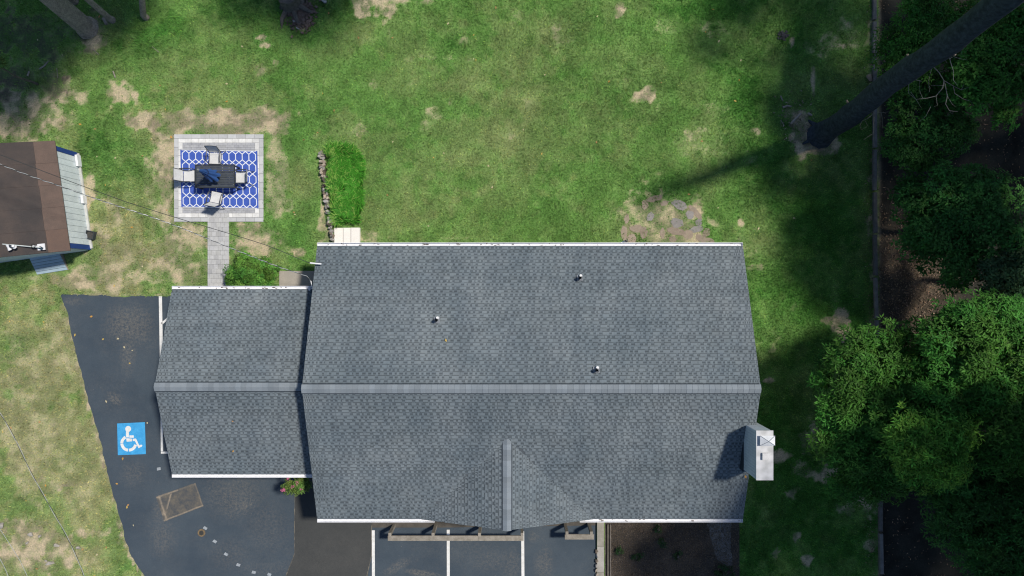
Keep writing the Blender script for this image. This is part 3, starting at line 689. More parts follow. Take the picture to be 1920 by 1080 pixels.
house = thing("church_hall", (0, -3.75, 0), "long low building with grey shingle roofs, a side wing and a small front gable", "building")
M_deck = mat("roof_edge", (.09, .105, .12)); M_white = mat("white_trim", (.74, .75, .78), (.66, .67, .70), 3, .55, fine=12, finev=.08)
MX0, MX1, MY0, MY1, MYr, MZe, MZr = -7.78, 9.22, 1.68, -9.22, -3.74, 3.0, 5.1
AX0, AX1, AY0, AY1, AYr, AZe, AZr = -13.79, -7.48, -.05, -7.55, -3.82, 2.55, 3.97
GX, GYf, GYb, GZr, GHW = -.19, -9.24, -5.80, 4.32, 3.40
main = roof_deck("main_roof", MX0 + .01, MX1 - .01, MY1, MYr, MY0, MZe, MZr, M_deck, house)
wing = roof_deck("wing_roof", AX0 + .01, AX1, AY1, AYr, AY0, AZe, AZr, M_deck, house)
gs = (GZr - MZe) / GHW
gab = roof_deck("gable_roof", GYf + .01, GYb + .3, GX - GHW, GX, GX + GHW, MZe + .0, GZr, M_deck, house, axis='y')
V3 = Vector
def slope(roof, X0, X1, Ye, Yr, ze, zr, flip, clip=None):
    d = V3((0, Yr - Ye, zr - ze)); L = d.length; es = d.normalized(); ex = V3((1, 0, 0)) if not flip else V3((-1, 0, 0))
    O = V3((X0 if not flip else X1, Ye, ze))
    lay(roof, O, ex, es, lambda s: (0, X1 - X0), int(L / EXPO) + 0)
slope(main, MX0, MX1, MY1, MYr, MZe, MZr, False); slope(main, MX0, MX1, MY0, MYr, MZe, MZr, True)
slope(wing, AX0, AX1, AY1, AYr, AZe, AZr, False); slope(wing, AX0, AX1, AY0, AYr, AZe, AZr, True)
# drop main shingles buried under the front gable
def under_gable(M):
    c = M @ V3((.5, .07, 0)); top = GZr - gs * abs(c.x - GX)
    return c.y < GYb and top > c.z + .12 and c.y > MY1 - .1 and abs(c.x - GX) < GHW - .9
placements = [p for p in placements if not (p[3] is main and under_gable(p[1]))]
for sgn in (-1, 1):
    d = V3((-sgn * GHW, 0, GZr - MZe)); L = d.length; es = d.normalized(); ex = V3((0, sgn, 0))
    O = V3((GX + sgn * GHW, GYf if sgn > 0 else 0, MZe))
    def ln(s, L=L, sgn=sgn):
        run = (GYb - GYf) * (s / L) + .10
        return (0, run) if sgn > 0 else (-(GYf + run), -GYf)
    lay(gab, O, ex, es, ln, int(L / EXPO))
placements.sort(key=lambda p: -p[0])
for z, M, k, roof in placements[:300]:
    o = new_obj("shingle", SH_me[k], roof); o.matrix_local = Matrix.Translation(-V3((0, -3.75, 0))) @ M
for roof in (main, wing, gab):
    vs = []; fs = []; cs = []; off = V3((0, -3.75, 0))
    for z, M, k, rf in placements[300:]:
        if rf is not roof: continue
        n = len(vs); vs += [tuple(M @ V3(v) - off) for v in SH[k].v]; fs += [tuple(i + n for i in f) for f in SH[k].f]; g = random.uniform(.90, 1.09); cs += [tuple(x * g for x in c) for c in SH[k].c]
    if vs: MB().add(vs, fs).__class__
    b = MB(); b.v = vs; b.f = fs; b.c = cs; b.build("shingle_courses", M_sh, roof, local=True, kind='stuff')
# ridge caps
M_cap = mat("ridge_cap", (.175, .205, .235), (.20, .228, .255), 2, .9, rand=.12, fine=60, spec=.15)
M_ridgeshadow = mat("ridge_shadow_dark", (.022, .032, .045))
def caps(parent, A, B, sl, halfw, lift=.035, step=.21):
    A, B = V3(A), V3(B); d = (B - A).normalized(); L = (B - A).length; side = V3((-d.y, d.x, 0)).normalized(); n = max(1, round(L / step)); st = L / n
    vb = MB(); hv = halfw + .035; z_ = V3((0, 0, 1)); q = [A + d * .03, B - d * .03]
    for s_ in (-1, 1):
        v_ = [q[0] + z_ * (lift - .012), q[1] + z_ * (lift - .012), q[1] + side * s_ * hv + z_ * (lift - .012 - hv * sl), q[0] + side * s_ * hv + z_ * (lift - .012 - hv * sl)]
        vb.add(v_, [(0, 1, 2, 3) if s_ < 0 else (3, 2, 1, 0)][::1] if s_ > 0 else [(3, 2, 1, 0)])
    vb.build("ridge_shadow_strip", M_ridgeshadow, parent)  # dark strip wider than the caps, painting the shadow gap along their edges
    variants = []
    for k in range(1):
        b = MB(); e = st + .03; hw = halfw; dz = -hw * sl
        P = lambda x, y, z: tuple(d * x + side * y + V3((0, 0, z)))
        b.add([P(0, -hw, dz + .012), P(0, 0, .014), P(0, hw, dz + .012), P(e, hw, dz), P(e, 0, .002), P(e, -hw, dz), P(0, -hw, dz - .03), P(0, hw, dz - .03), P(e, hw, dz - .03), P(e, -hw, dz - .03), P(0, 0, -.03)],
              [(0, 5, 4, 1), (1, 4, 3, 2), (6, 9, 5, 0), (2, 3, 8, 7), (0, 1, 10, 6), (1, 2, 7, 10)])
        me = bpy.data.meshes.new("ridge_cap"); me.from_pydata(b.v, [], [f[::-1] for f in b.f]); me.materials.append(M_cap); me.update(); variants.append(me)
    for i in range(n):
        o = new_obj("ridge_cap", variants[0], parent); o.location = A + d * st * i + V3((0, 0, lift)) - V3((0, -3.75, 0))
        o.location.z += random.uniform(-.001, .001)
caps(main, (MX0 - .02, MYr, MZr), (MX1 - .02, MYr, MZr), .38, .165); caps(wing, (AX0 - .02, AYr, AZr), (AX1 - .05, AYr, AZr), .37, .165)
caps(gab, (GX, GYf - .02, GZr), (GX, GYb + .05, GZr), gs, .165)
# walls
M_wall = mat("painted_block", (.42, .41, .38), (.34, .33, .31), 1, .85)
b = MB()
def gable_wall(b, x0, x1, y0, y1, yr, ze, zr):
    vs = [];
    for x in (x0, x1): vs += [(x, y0, 0), (x, y1, 0), (x, y1, ze), (x, yr, zr), (x, y0, ze)]
    b.add(vs, [(0, 1, 2, 3, 4)[::-1], (5, 6, 7, 8, 9), (0, 5, 9, 4), (1, 2, 7, 6), (2, 3, 8, 7), (3, 4, 9, 8), (0, 1, 6, 5)])
gable_wall(b, MX0 + .3, MX1 - .3, MY0 - .4, MY1 + .4, MYr, MZe + .03, MZr - .13); b.build("main_wall", M_wall, house)
b = MB(); gable_wall(b, AX0 + .35, MX0 + .298, AY0 - .4, AY1 + .4, AYr, AZe + .02, AZr - .13); b.build("wing_wall", M_wall, house)
b = MB(); b.add([(GX - 3.0, MY1 + .38, MZe - .12), (GX + 3.0, MY1 + .38, MZe - .12), (GX, MY1 + .38, GZr - .14)], [(0, 1, 2)]); b.build("gable_wall", M_white, house)
# gutters and fascia
def gutter(x0, x1, y, z, out, name="gutter"):
    b = MB(); w_ = .125; s = out; t_ = .006
    b.box(((x0 + x1) / 2, y + s * w_ / 2, z - .085), (x1 - x0, w_, t_)); b.box(((x0 + x1) / 2, y + s * (w_ - .008), z - .04), (x1 - x0, .022, .088)); b.box(((x0 + x1) / 2, y + s * .006, z - .045), (x1 - x0, .006, .078))
    for xx in (x0, x1): b.box((xx, y + s * w_ / 2, z - .042), (.006, w_ - .004, .09))
    o = b.build(name, M_gut, house); return o
M_gut = mat("gutter_white", (.78, .79, .82), (.70, .71, .75), 4, .5, fine=10, finev=.10)
gutter(MX0 + .01, MX1 - .01, MY0 + .004, MZe + .02, 1); gutter(MX0 + .01, GX - 2.9, MY1 - .004, MZe + .02, -1); gutter(GX + 2.9, MX1 - .01, MY1 - .004, MZe + .02, -1)
gutter(AX0 + .01, AX1 - .02, AY0 + .004, AZe + .02, 1); gutter(AX0 + .01, AX1 + .05, AY1 - .004, AZe + .02, -1)
M_deb = mat("leaf_debris", (.10, .065, .045), (.05, .035, .03), 9)
b = MB()
for _ in range(80):
    k = random.random()
    if k < .55: x = MX0 + 17 * (random.random() ** 1.0); y = MY0 + .06; z = MZe - .03
    elif k < .8: x = random.uniform(AX0, AX1); y = AY0 + .06; z = AZe - .03
    else: x = random.uniform(GX + 3, MX1); y = MY1 - .06; z = MZe - .03
    b.box((x, y + random.uniform(-.035, .035), z - .015), (random.uniform(.02, .12), random.uniform(.008, .03), .02), random.uniform(-.3, .3))
b.build("gutter_debris", M_deb, house, kind='stuff')
# chimney
def chimney():
    X0, X1, Y0, Y1, zt = 8.86, 9.43, -5.18, -6.94, 5.72; cx, cy = (X0 + X1) / 2, (Y0 + Y1) / 2
    Mc = mat("chimney_paint", (.50, .56, .60), (.42, .48, .53), 2, .7, fine=20)
    b = MB(); b.box((cx, cy, zt / 2 - .03), (X1 - X0, Y0 - Y1, zt - .06)); ch = b.build("chimney", Mc, house)
    n = 16
    for i in range(n):
        y = Y1 + (Y0 - Y1) * (i + .5) / n; MB().box((X0 - .009, y, zt - .75), (.016, (Y0 - Y1) / n - .012, 1.35)).build("siding_board", Mc, ch)
    MB().box((cx + .005, cy, zt - .03), (X1 - X0 + .05, Y0 - Y1 + .04, .05)).build("chimney_top", mat("chalky_top", (.62, .63, .66), (.36, .37, .38), 4.5, .8, fine=9, finev=.2), ch)
    # hipped metal flue cap
    c = V3((cx + .06, Y0 - .32, zt)); b = MB(); hx, hy = .27, .18
    b.box((c.x, c.y, zt + .06), (hx * 2 - .12, hy * 2 - .10, .12))
    vs = [(c.x - hx, c.y - hy, zt + .12), (c.x + hx, c.y - hy, zt + .12), (c.x + hx, c.y + hy, zt + .12), (c.x - hx, c.y + hy, zt + .12), (c.x, c.y, zt + .26)]
    b.add(vs, [(0, 1, 4), (1, 2, 4), (2, 3, 4), (3, 0, 4), (3, 2, 1, 0)]); b.build("flue_cap", mat("galvanised", (.70, .73, .78), rough=.5), ch)
    b = MB(); [b.tube([(c.x + sx * hx, c.y + sy * hy, zt + .122), (c.x, c.y, zt + .262)], .010, 5) for sx in (-1, 1) for sy in (-1, 1)]; b.build("cap_seams", mat("seam_grey", (.22, .25, .30)), ch)
    MB().box((cx + .03, Y0 - .90, zt + .05), (.28, .24, .09)).build("vent_block", mat("vent_white", (.60, .60, .61)), ch)
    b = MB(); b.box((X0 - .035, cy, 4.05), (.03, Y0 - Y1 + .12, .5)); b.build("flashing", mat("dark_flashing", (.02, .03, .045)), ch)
chimney()
def vent(u, v, roof, big=1.0):
    p = at(u, v, 4.2); z = MZr - .38 * abs(p.y - MYr); p = at(u, v, z); p.z = z
    b = MB(); ax = Matrix.Rotation(math.atan(.38) * (-1 if p.y > MYr else 1), 3, 'X')
    b.box((p.x, p.y, z + .03), (.24, .24, .012), ax=ax); o = b.build("vent_flashing", mat("lead_flashing", (.20, .22, .25), rough=.5), roof)
    b = MB(); b.tube([(p.x, p.y, z), (p.x, p.y, z + .30 * big)], .05, 12, cap=False); b.tube([(p.x, p.y, z + .2 * big), (p.x, p.y, z + .32 * big)], .075, 12, cap=False); b.build("vent_pipe", mat("vent_dark", (.06, .075, .10), rough=.5), roof)
    b = MB(); b.tube([(p.x + .03, p.y + .08, z + .05), (p.x + .03, p.y + .09, z + .14)], [.07, .05], 8); b.build("vent_collar", mat("collar_white", (.75, .76, .78)), roof)
vent(1087, 521, main); vent(819, 600, main, .9); vent(1118, 693, main, .9)
# cable bracket and pipe on the gable end
b = MB(); p = at(586, 494, 3.55); b.tube([p + V3((-.1, .02, 0)), p + V3((.1, 0, -.02)), (MX0 + .3, p.y - .02, 3.5)], .03, 8); p2 = at(583, 527, 3.3); b.tube([p2, p2 + V3((.05, -.3, 0)), (MX0 + .3, p2.y - .32, 3.2)], .02, 8); b.build("cable_bracket", M_white, house)
b = MB(); p = at(580, 543, 2.6); b.tube([p, (p.x, p.y, 1.0)], .045, 8); b.build("downspout", M_white, house)
b = MB(); p = at(1174, 452, .9); b.tube([(p.x, p.y, 0), (p.x, p.y, .85)], .06, 14, cap=False); b.tube([(p.x, p.y, .8), (p.x, p.y, .9)], .075, 14, cap=False); b.tube([(p.x - .2, p.y - .1, .75), (p.x, p.y, .6)], .05, 8)
o = b.build("drain_pipe", M_white); tag(o, "short white drain pipe standing beside the back gutter, open at the top", "pipe")

# ------------------------------------------------------------------ shed
def shed():
    ang = R(8.0); SE = at(131, 470, 1.8); ax = V3((math.sin(ang), -math.cos(ang), 0)); lf = V3((-math.cos(ang), -math.sin(ang), 0))
    up = -ax; L = 4.62; Wd = 2.25; ze, zr = 1.8, 2.75
    P = lambda l, a, z: SE + lf * l + up * a + V3((0, 0, z - SE.z))     # l left of the eave, a up the picture
    ctr = P(Wd, L / 2, 0); th = thing("garden_shed", (ctr.x, ctr.y, 0), "white board shed with brown sheet roof and blue corner trim", "shed")
    Mr = [mat("brown_sheet", (.100, .073, .062), (.125, .088, .073), 3, .85, fine=30), mat("dark_sheet", (.046, .041, .041), (.070, .056, .051), 1.1, .9, fine=30), mat("bare_sheet", (.120, .080, .064), (.105, .072, .060), 3, .85)]
    b = MB(); q = [P(0, 0, ze), P(0, L, ze), P(Wd, L, zr), P(Wd, 0, zr), P(2 * Wd, L, ze), P(2 * Wd, 0, ze)]; dn = V3((0, 0, -.06)); vs = q + [p + dn for p in q]
    b.add(vs, [(0, 1, 2, 3), (3, 2, 4, 5), (6, 9, 8, 7), (9, 11, 10, 8), (0, 6, 7, 1), (5, 4, 10, 11), (0, 3, 9, 6), (3, 5, 11, 9), (1, 7, 8, 2), (2, 8, 10, 4)]); rf = b.build("roof", mat("shed_deck", (.07, .05, .045)), th)
    def sheet(l0, l1, a0, a1, m, lift=.008):
        zz = lambda l: ze + (zr - ze) * l / Wd + lift
        b = MB(); v = [P(l0, a0, zz(l0)), P(l0, a1, zz(l0)), P(l1, a1, zz(l1)), P(l1, a0, zz(l1))]; v += [p - V3((0, 0, lift)) for p in v]
        b.add(v, [(3, 2, 1, 0)[::-1], (0, 4, 5, 1), (1, 5, 6, 2), (2, 6, 7, 3), (3, 7, 4, 0)]); b.build("roof_sheet", m, rf)
    for k in range(5):
        a0, a1 = L * k / 5 + .004, L * (k + 1) / 5 - .004; cut = .70 + .02 * (k % 2)
        sheet(-.02, cut, a0, a1, Mr[2] if k == 0 else Mr[0], .012); sheet(cut + .006, Wd - .03, a0, a1, Mr[1], .009 + .004 * (k % 2))  # darker sheets from the cut line up to the ridge
    # shell
    b = MB(); i0 = .16; wz = ze - .05; c = [P(i0, i0, 0), P(i0, L - i0, 0), P(2 * Wd - i0, L - i0, 0), P(2 * Wd - i0, i0, 0)]; Z = lambda p, z: V3((p.x, p.y, z))
    t1, t2 = P(Wd, i0, zr - .12), P(Wd, L - i0, zr - .12)
    b.add(c + [Z(p, wz) for p in c] + [t1, t2], [(0, 1, 5, 4), (1, 2, 6, 9, 5), (2, 3, 7, 6), (3, 0, 4, 8, 7), (4, 5, 9, 8), (6, 7, 8, 9)]); b.build("wall", mat("shed_wall", (.50, .56, .58)), th)
    Ms = mat("white_siding", (.62, .68, .70), (.52, .58, .61), 2.5, .75, rand=.06, fine=25); Mblue = mat("blue_trim", (.018, .055, .22))
    n = 15; a0, a1 = i0 + .2, L - i0 - .2
    for i in range(n):
        a = a0 + (a1 - a0) * (i + .5) / n; MB().box(P(i0 - .012, a, .86), (.02, (a1 - a0) / n - .014, 1.68), ang).build("siding_board", Ms, th)
    for a in (i0 + .09, L - i0 - .09): MB().box(P(i0 - .016, a, .86), (.03, .20, 1.70), ang).build("corner_trim", Mblue, th)
    n = 16
    for i in range(n):
        l = i0 + .1 + (2 * Wd - 2 * i0 - .2) * (i + .5) / n; MB().box(P(l, i0 - .012, .86), ((2 * Wd - .5) / n - .014, .02, 1.68), ang).build("siding_board", Ms, th)
    MB().box(P(i0 - .06, L / 2, .04), (.12, L - .4, .08), ang).build("sill", mat("pale_sill", (.55, .56, .55), (.4, .4, .38), 2), th)
    for a, h in ((L - .55, .5), (2.35, .35)): MB().box(P(i0 - .10, a, .16), (.10, h, .28), ang).build("vent_hood", M_white, th)
    # ramp of boards
    q = PX([(57, 479), (112, 469), (125, 506), (68, 515)], .1); cx = sum((p for p in q), V3()) / 4
    r = thing("shed_ramp", (cx.x, cx.y, 0), "pale blue plank ramp leaning at the shed doorway", "ramp"); n = 7; Mp = mat("ramp_paint", (.36, .46, .53), (.30, .40, .47), 3, .7, rand=.08)
    for i in range(n):
        A, B = q[0].lerp(q[3], (i + .04) / n), q[1].lerp(q[2], (i + .04) / n); D, E = q[0].lerp(q[3], (i + .93) / n), q[1].lerp(q[2], (i + .93) / n)
        z0, z1 = .26 - .22 * i / n, .26 - .22 * (i + 1) / n; v = [V3((A.x, A.y, z0)), V3((B.x, B.y, z0)), V3((E.x, E.y, z1)), V3((D.x, D.y, z1))]; v += [p - V3((0, 0, .03)) for p in v]
        MB().add(v, [(3, 2, 1, 0), (4, 5, 6, 7), (0, 1, 5, 4), (1, 2, 6, 5), (2, 3, 7, 6), (3, 0, 4, 7)]).build("plank", Mp, r)
    for A, B in ((q[0], q[3]), (q[1], q[2])):
        d = (B - A); MB().add([(A.x, A.y, .01), (B.x, B.y, .01), (B.x, B.y, .012), (A.x, A.y, .22), (A.x + .04, A.y, .01), (B.x + .04, B.y, .01), (B.x + .04, B.y, .012), (A.x + .04, A.y, .22)], [(0, 1, 2, 3), (7, 6, 5, 4), (3, 2, 6, 7), (0, 3, 7, 4), (1, 0, 4, 5)]).build("stringer", mat("raw_board", (.30, .25, .20)), r)
    # floodlights on a conduit
    zc = 2.9; A, B = at(-60, 452, zc), at(76, 464, 2.45)
    fl = thing("floodlight_bar", (B.x, B.y, 2.3), "white conduit with twin floodlights and a junction plate over the shed roof", "light fitting")
    b = MB(); b.tube([A, B], .022, 8); b.build("conduit", mat("pale_conduit", (.55, .60, .60)), fl)
    p = at(77, 463, 2.3); MB().box(p + V3((0, 0, -.02)), (.30, .26, .04), .1).build("junction_plate", M_white, fl); MB().box(p + V3((.02, -.05, .03)), (.14, .10, .07), -.5).build("junction_box", mat("box_dark", (.03, .06, .09)), fl)
    for (u0, v0), (u1, v1) in (((13, 459), (19, 468)), ((24, 461), (27, 463))):
        a, c = at(u0, v0, zc), at(u1, v1, zc - .12); b = MB(); b.tube([a, a.lerp(c, .6), c], [.05, .055, .085], 12); b.build("lamp_head", M_white, fl)
    p = at(20, 462, zc - .05); MB().box(p, (.16, .10, .06), -.4).build("lamp_bracket", mat("bracket_dark", (.04, .05, .07)), fl)
    p = at(62, 461, 2.55); b = MB(); b.tube([p + V3((.08 * math.cos(a), .08 * math.sin(a), 0)) for a in np.linspace(0, 6.28, 14)], .013, 6); b.build("cable_loop", mat("cable_black", (.03, .03, .03)), fl)
    MB().box(p + V3((0, 0, -.18)), (.04, .04, .36)).build("stand_off", M_white, fl)
    # square tub on the ground
    c = at(173, 441); tb = thing("square_tub", (c.x, c.y, 0), "dark square plastic tub sitting on bare earth beside the shed", "tub"); rz = R(-12)
    Mx = mat("dark_plastic", (.045, .055, .065), rough=.5); M3 = Matrix.Rotation(rz, 3, 'Z')
    b = MB()
    for dx, dy, sx, sy in ((0, .16, .36, .03), (0, -.16, .36, .03), (.165, 0, .03, .29), (-.165, 0, .03, .29)): b.box(c + M3 @ V3((dx, dy, .11)), (sx, sy, .22), rz)
    b.build("tub_wall", Mx, tb); MB().box(c + V3((0, 0, .13)), (.30, .29, .05), rz).build("soil_fill", mat("dark_soil", (.04, .042, .042), (.07, .065, .06), 12), tb)
shed()

# ------------------------------------------------------------------ rocks, stone wall, steps
def rock(name, c, sx, sy, sz, rz, m, parent=None, sub=1, loc=True):
    import bmesh
    bm = bmesh.new()
    for _ in range(14):
        a = random.uniform(0, 6.28); zz = random.uniform(-1, 1); r = math.sqrt(1 - zz * zz * .6)
        bm.verts.new((sx / 2 * r * math.cos(a) * random.uniform(.85, 1.1), sy / 2 * r * math.sin(a) * random.uniform(.85, 1.1), sz / 2 * max(-1, min(1, zz * 1.3))))
    bmesh.ops.convex_hull(bm, input=bm.verts); bmesh.ops.delete(bm, geom=[v for v in bm.verts if not v.link_faces], context='VERTS')
    bmesh.ops.recalc_face_normals(bm, faces=bm.faces)
    me = bpy.data.meshes.new(name); bm.to_mesh(me); bm.free(); me.materials.append(m)
    o = new_obj(name, me, parent); o.rotation_euler = (0, 0, rz); c = V3(c)
    if parent is not None: c = c - ORG[parent]
    o.location = c; return o
M_rocks = [mat("stone_tan", (.46, .40, .33), (.33, .28, .23), 8, .9, rand=.2), mat("stone_grey", (.40, .38, .36), (.26, .25, .24), 8, .9, rand=.2), mat("stone_brown", (.20, .165, .13), (.14, .115, .095), 8, .9, rand=.2)]
sw = thing("stone_wall", at(614, 370), "low dry stone wall edging the tall grass bed", "wall")
path = [(604, 288), (604.5, 300), (607, 320), (611, 350), (614, 380), (618, 405), (621, 425), (624, 445), (626, 458)]
s = 0
while s < 168:
    p = along(path, s); wpx = 9 if s < 140 else 6
    for lat in ((-.25, .28) if random.random() < .6 else (0,)):
        if 117 < s < 128: continue
        w_ = .29 if lat == 0 else .17; q = at(p.x + lat * wpx + random.uniform(-1, 1), p.y + random.uniform(-1.5, 1.5)); h = random.uniform(.22, .32)
        rock("stone", (q.x, q.y, h / 2 - .02), w_ * random.uniform(.8, 1.25) * wpx / 9, random.uniform(.15, .25), h, random.uniform(-.4, .4), random.choice(M_rocks), sw)
    s += random.uniform(4.2, 6.5)
q = at(619, 412, .3); o = MB().box((q.x, q.y, .15), (.22, .27, .30), .05).build("cap_stone", mat("cream_stone", (.52, .47, .40), (.46, .42, .36), 4), sw); o['label'] = "large pale squared stone"
st = thing("white_steps", at(652, 443), "three white concrete steps between the grass bed and the gutter", "steps")
for u0, u1, h in ((627.5, 644, .06), (645, 659, .12), (660, 676, .18)):
    a, c = at(u0, 427.5), at(u1, 470); MB().box(((a.x + c.x) / 2, (a.y + c.y) / 2, h / 2), (c.x - a.x, a.y - c.y, h)).build("step", mat("white_concrete", (.80, .77, .73), (.74, .71, .68), 2.5, .85, rand=.04), st)
for u, v, sx, sy, lab in ((5, 985, .36, .30, "pale boulder at the left edge of the bare earth bank"), (59, 1001, .34, .2, "flat pale rock on the earth bank, left of a smaller one"), (76, 1005, .22, .15, "small pale rock touching the flat rock on the bank"),
                          (53, 1017, .14, .12, "smallest pale rock below the flat rock on the bank"), (107, 1022, .26, .2, "round grey rock under the overhead wires"), (95, 1056, .38, .24, "large cream rock lowest on the earth bank"),
                          (88, 1051, .18, .12, "small cream rock beside the large cream rock"), (148, 1027, .22, .2, "half buried grey rock nearest the driveway")):
    q = at(u, v); o = rock("rock", (q.x, q.y, .04), sx, sy, .18, random.uniform(-.4, .3), mat("bank_rock", (.40, .37, .33), (.30, .28, .25), 7, .9)); tag(o, lab, "rock", "rocks on the earth bank")
ks = thing("kerb_rocks", at(1119, 1060), "rough tan rocks set along the concrete kerb by the parking bay", "rocks")
for i in range(9):
    q = at(1119 + random.uniform(-1.5, 1), 1032 + i * 9); rock("stone", (q.x, q.y, .08), .16, .2, .2, random.uniform(-.5, .5), random.choice(M_rocks), ks)
# old flagstones
FL = [((1226, 372), 28, 9, -12), ((1275, 384), 26, 14, 25), ((1298, 396), 10, 10, 0), ((1304, 398), 34, 9, 48), ((1294, 403), 14, 14, 30), ((1219, 407), 12, 14, 20), ((1270, 418), 20, 15, 30), ((1310, 417), 12, 12, 0), ((1305, 430), 24, 10, -10),
      ((1192, 428), 22, 12, 0), ((1207, 436), 14, 20, 0), ((1170, 438), 10, 24, 0), ((1175, 410), 8, 14, 10), ((1184, 447), 16, 14, 0), ((1242, 437), 8, 18, 0), ((1268, 434), 28, 12, 10), ((1290, 440), 14, 16, 0), ((1315, 448), 20, 12, 20), ((1330, 452), 16, 10, 0), ((1246, 381), 14, 8, -20), ((1209, 384), 10, 14, 0), ((1262, 448), 12, 10, 0), ((1325, 436), 10, 16, 30)]
fs_ = thing("flagstone_patio", at(1250, 420), "overgrown half round patch of worn flagstones against the house", "paving")
MF = [mat("flag_tan", (.24, .195, .15), (.29, .24, .19), 5, .9, rand=.12), mat("flag_grey", (.205, .195, .19), (.26, .245, .235), 5, .9, rand=.12)]
for i, ((u, v), a, b_, g) in enumerate(FL):
    q = at(u, v); k = 7; pts = []
    for j in range(k):
        t_ = 6.283 * j / k + random.uniform(-.25, .25); rr = random.uniform(.82, 1.12); d = V3((a * K / 2 * math.cos(t_) * rr * 1.3, b_ * K / 2 * math.sin(t_) * rr * 1.3, 0)); pts.append(q + Matrix.Rotation(R(-g), 3, 'Z') @ d)
    MB().prism(pts, -.01, .010 + random.uniform(0, .006)).build("flagstone", MF[1] if i in (1, 4, 5, 6, 7, 8) else MF[0], fs_)

# timber guard rails
M_tim = mat("weathered_timber", (.20, .18, .15), (.30, .275, .24), 5, .85, rand=.1, fine=35, finev=.2)
def guard(posts, u0, u1, v, label):
    zt = 1.15; a, c = at(u0, v - 5, zt), at(u1, v + 4.5, zt); th = thing("guard_rail", ((a.x + c.x) / 2, (a.y + c.y) / 2, 0), label, "railing", "timber guard rails by the parking bays")
    n = max(1, round((u1 - u0) / 86)); L = (c.x - a.x) / n
    for i in range(n): MB().box((a.x + (i + .5) * L, (a.y + c.y) / 2, zt - .03), (L - .008, a.y - c.y, .07)).build("top_board", M_tim, th)
    for u in posts:
        p = at(u, v - 7, zt); MB().box((p.x, p.y + .02, (zt + .04) / 2), (.12, .14, zt + .04)).build("post", M_tim, th)
guard((731, 812, 899, 979), 727, 982, 1009.5, "long weathered timber guard rail with four posts under the front gable")
guard((1063, 1109), 1059, 1114, 1007, "short weathered timber guard rail beside the concrete kerb")

# ------------------------------------------------------------------ vegetation
def leaf_cloud(centres, axes, per, L, wd, spread, droop, tints, flat=.35, jit=.5):
    """rosettes of pointed leaves: centres (n,3), axes (n,3)"""
    n = len(centres); axes = axes / np.linalg.norm(axes, axis=1, keepdims=True)
    ref = np.where(np.abs(axes[:, 2:3]) < .9, np.array([[0, 0, 1.]]), np.array([[1., 0, 0]])); U = np.cross(ref, axes); U /= np.linalg.norm(U, axis=1, keepdims=True); W = np.cross(axes, U)
    C_ = np.repeat(centres, per, 0); A = np.repeat(axes, per, 0); U = np.repeat(U, per, 0); W = np.repeat(W, per, 0); m = n * per
    a = np.tile(np.arange(per) * 2 * math.pi / per, n) + rng.uniform(-.4, .4, m) + np.repeat(rng.uniform(0, 6.28, n), per)
    el = rng.uniform(-.15, .75, m) - droop
    D = (U * np.cos(a)[:, None] + W * np.sin(a)[:, None]) * np.cos(el)[:, None] + A * np.sin(el)[:, None]
    S = np.cross(D, A); S /= (np.linalg.norm(S, axis=1, keepdims=True) + 1e-9); S = S + rng.normal(0, flat, (m, 3)) * .5; S /= np.linalg.norm(S, axis=1, keepdims=True)
    l = (L * rng.uniform(.6, 1.25, m))[:, None]; w_ = (wd * rng.uniform(.7, 1.2, m))[:, None]
    B = C_ + D * l * .08 + rng.normal(0, spread, (m, 3)); T = B + D * l - np.array([[0, 0, 1]]) * l * .15; M = B + D * l * .45 + np.array([[0, 0, 1]]) * l * .04
    V = np.stack([B, M + S * w_, T, M - S * w_], 1).reshape(-1, 3); i = np.arange(m)[:, None] * 4
    F = np.concatenate([i + np.array([[0, 1, 2]]), i + np.array([[0, 2, 3]])], 1).reshape(-1, 3)
    t = np.repeat(tints, per, 0) * rng.uniform(1 - jit, 1 + jit, (m, 1)); return V, F, np.repeat(t, 4, 0)
def crown_points(blobs, clumps, per_clump, rclump):
    """foliage shells: clumps sit on and in the crown's ellipsoids, rosettes on the clumps"""
    cen = []; ax = []; tid = []; k = 0; vol = np.array([b[3] ** 2 for b in blobs]); share = vol / vol.sum()
    for b, sh_ in zip(blobs, share):
        nc = max(3, int(clumps * sh_)); d = rng.normal(0, 1, (nc, 3)); d /= np.linalg.norm(d, axis=1, keepdims=True); d[:, 2] = np.abs(d[:, 2]) * np.where(rng.random(nc) < .8, 1, -1)
        r = (rng.uniform(.15, 1.0, nc) ** .6)[:, None]; c = np.array(b[:3]) + d * r * np.array([b[3], b[3], b[3] * b[4]])
        for q, dd in zip(c, d):
            n = int(per_clump * rng.uniform(.5, 1.3)); rc = rclump * rng.uniform(.5, 1.3); e = rng.normal(0, 1, (n, 3)); e /= np.linalg.norm(e, axis=1, keepdims=True); e[:, 2] = np.where(rng.random(n) < .75, np.abs(e[:, 2]), e[:, 2])
            cen.append(q + e * rc * (rng.uniform(.5, 1, n) ** .5)[:, None] * np.array([1, 1, .7])); ax.append(e * .8 + np.array([0, 0, .9]) + dd * .3); tid.append(np.full(n, k)); k += 1
    return np.concatenate(cen), np.concatenate(ax), np.concatenate(tid), k
M_bark = mat("grey_bark", (.075, .070, .062), (.13, .12, .105), 7, .95, fine=25, finev=.35, bmp=.9)
M_barkl = mat("pale_bark", (.19, .165, .14), (.30, .265, .225), 5, .95, fine=18, finev=.45, bmp=.9)
M_leafg = leaf_mat("broad_leaf", (1, 1, 1))
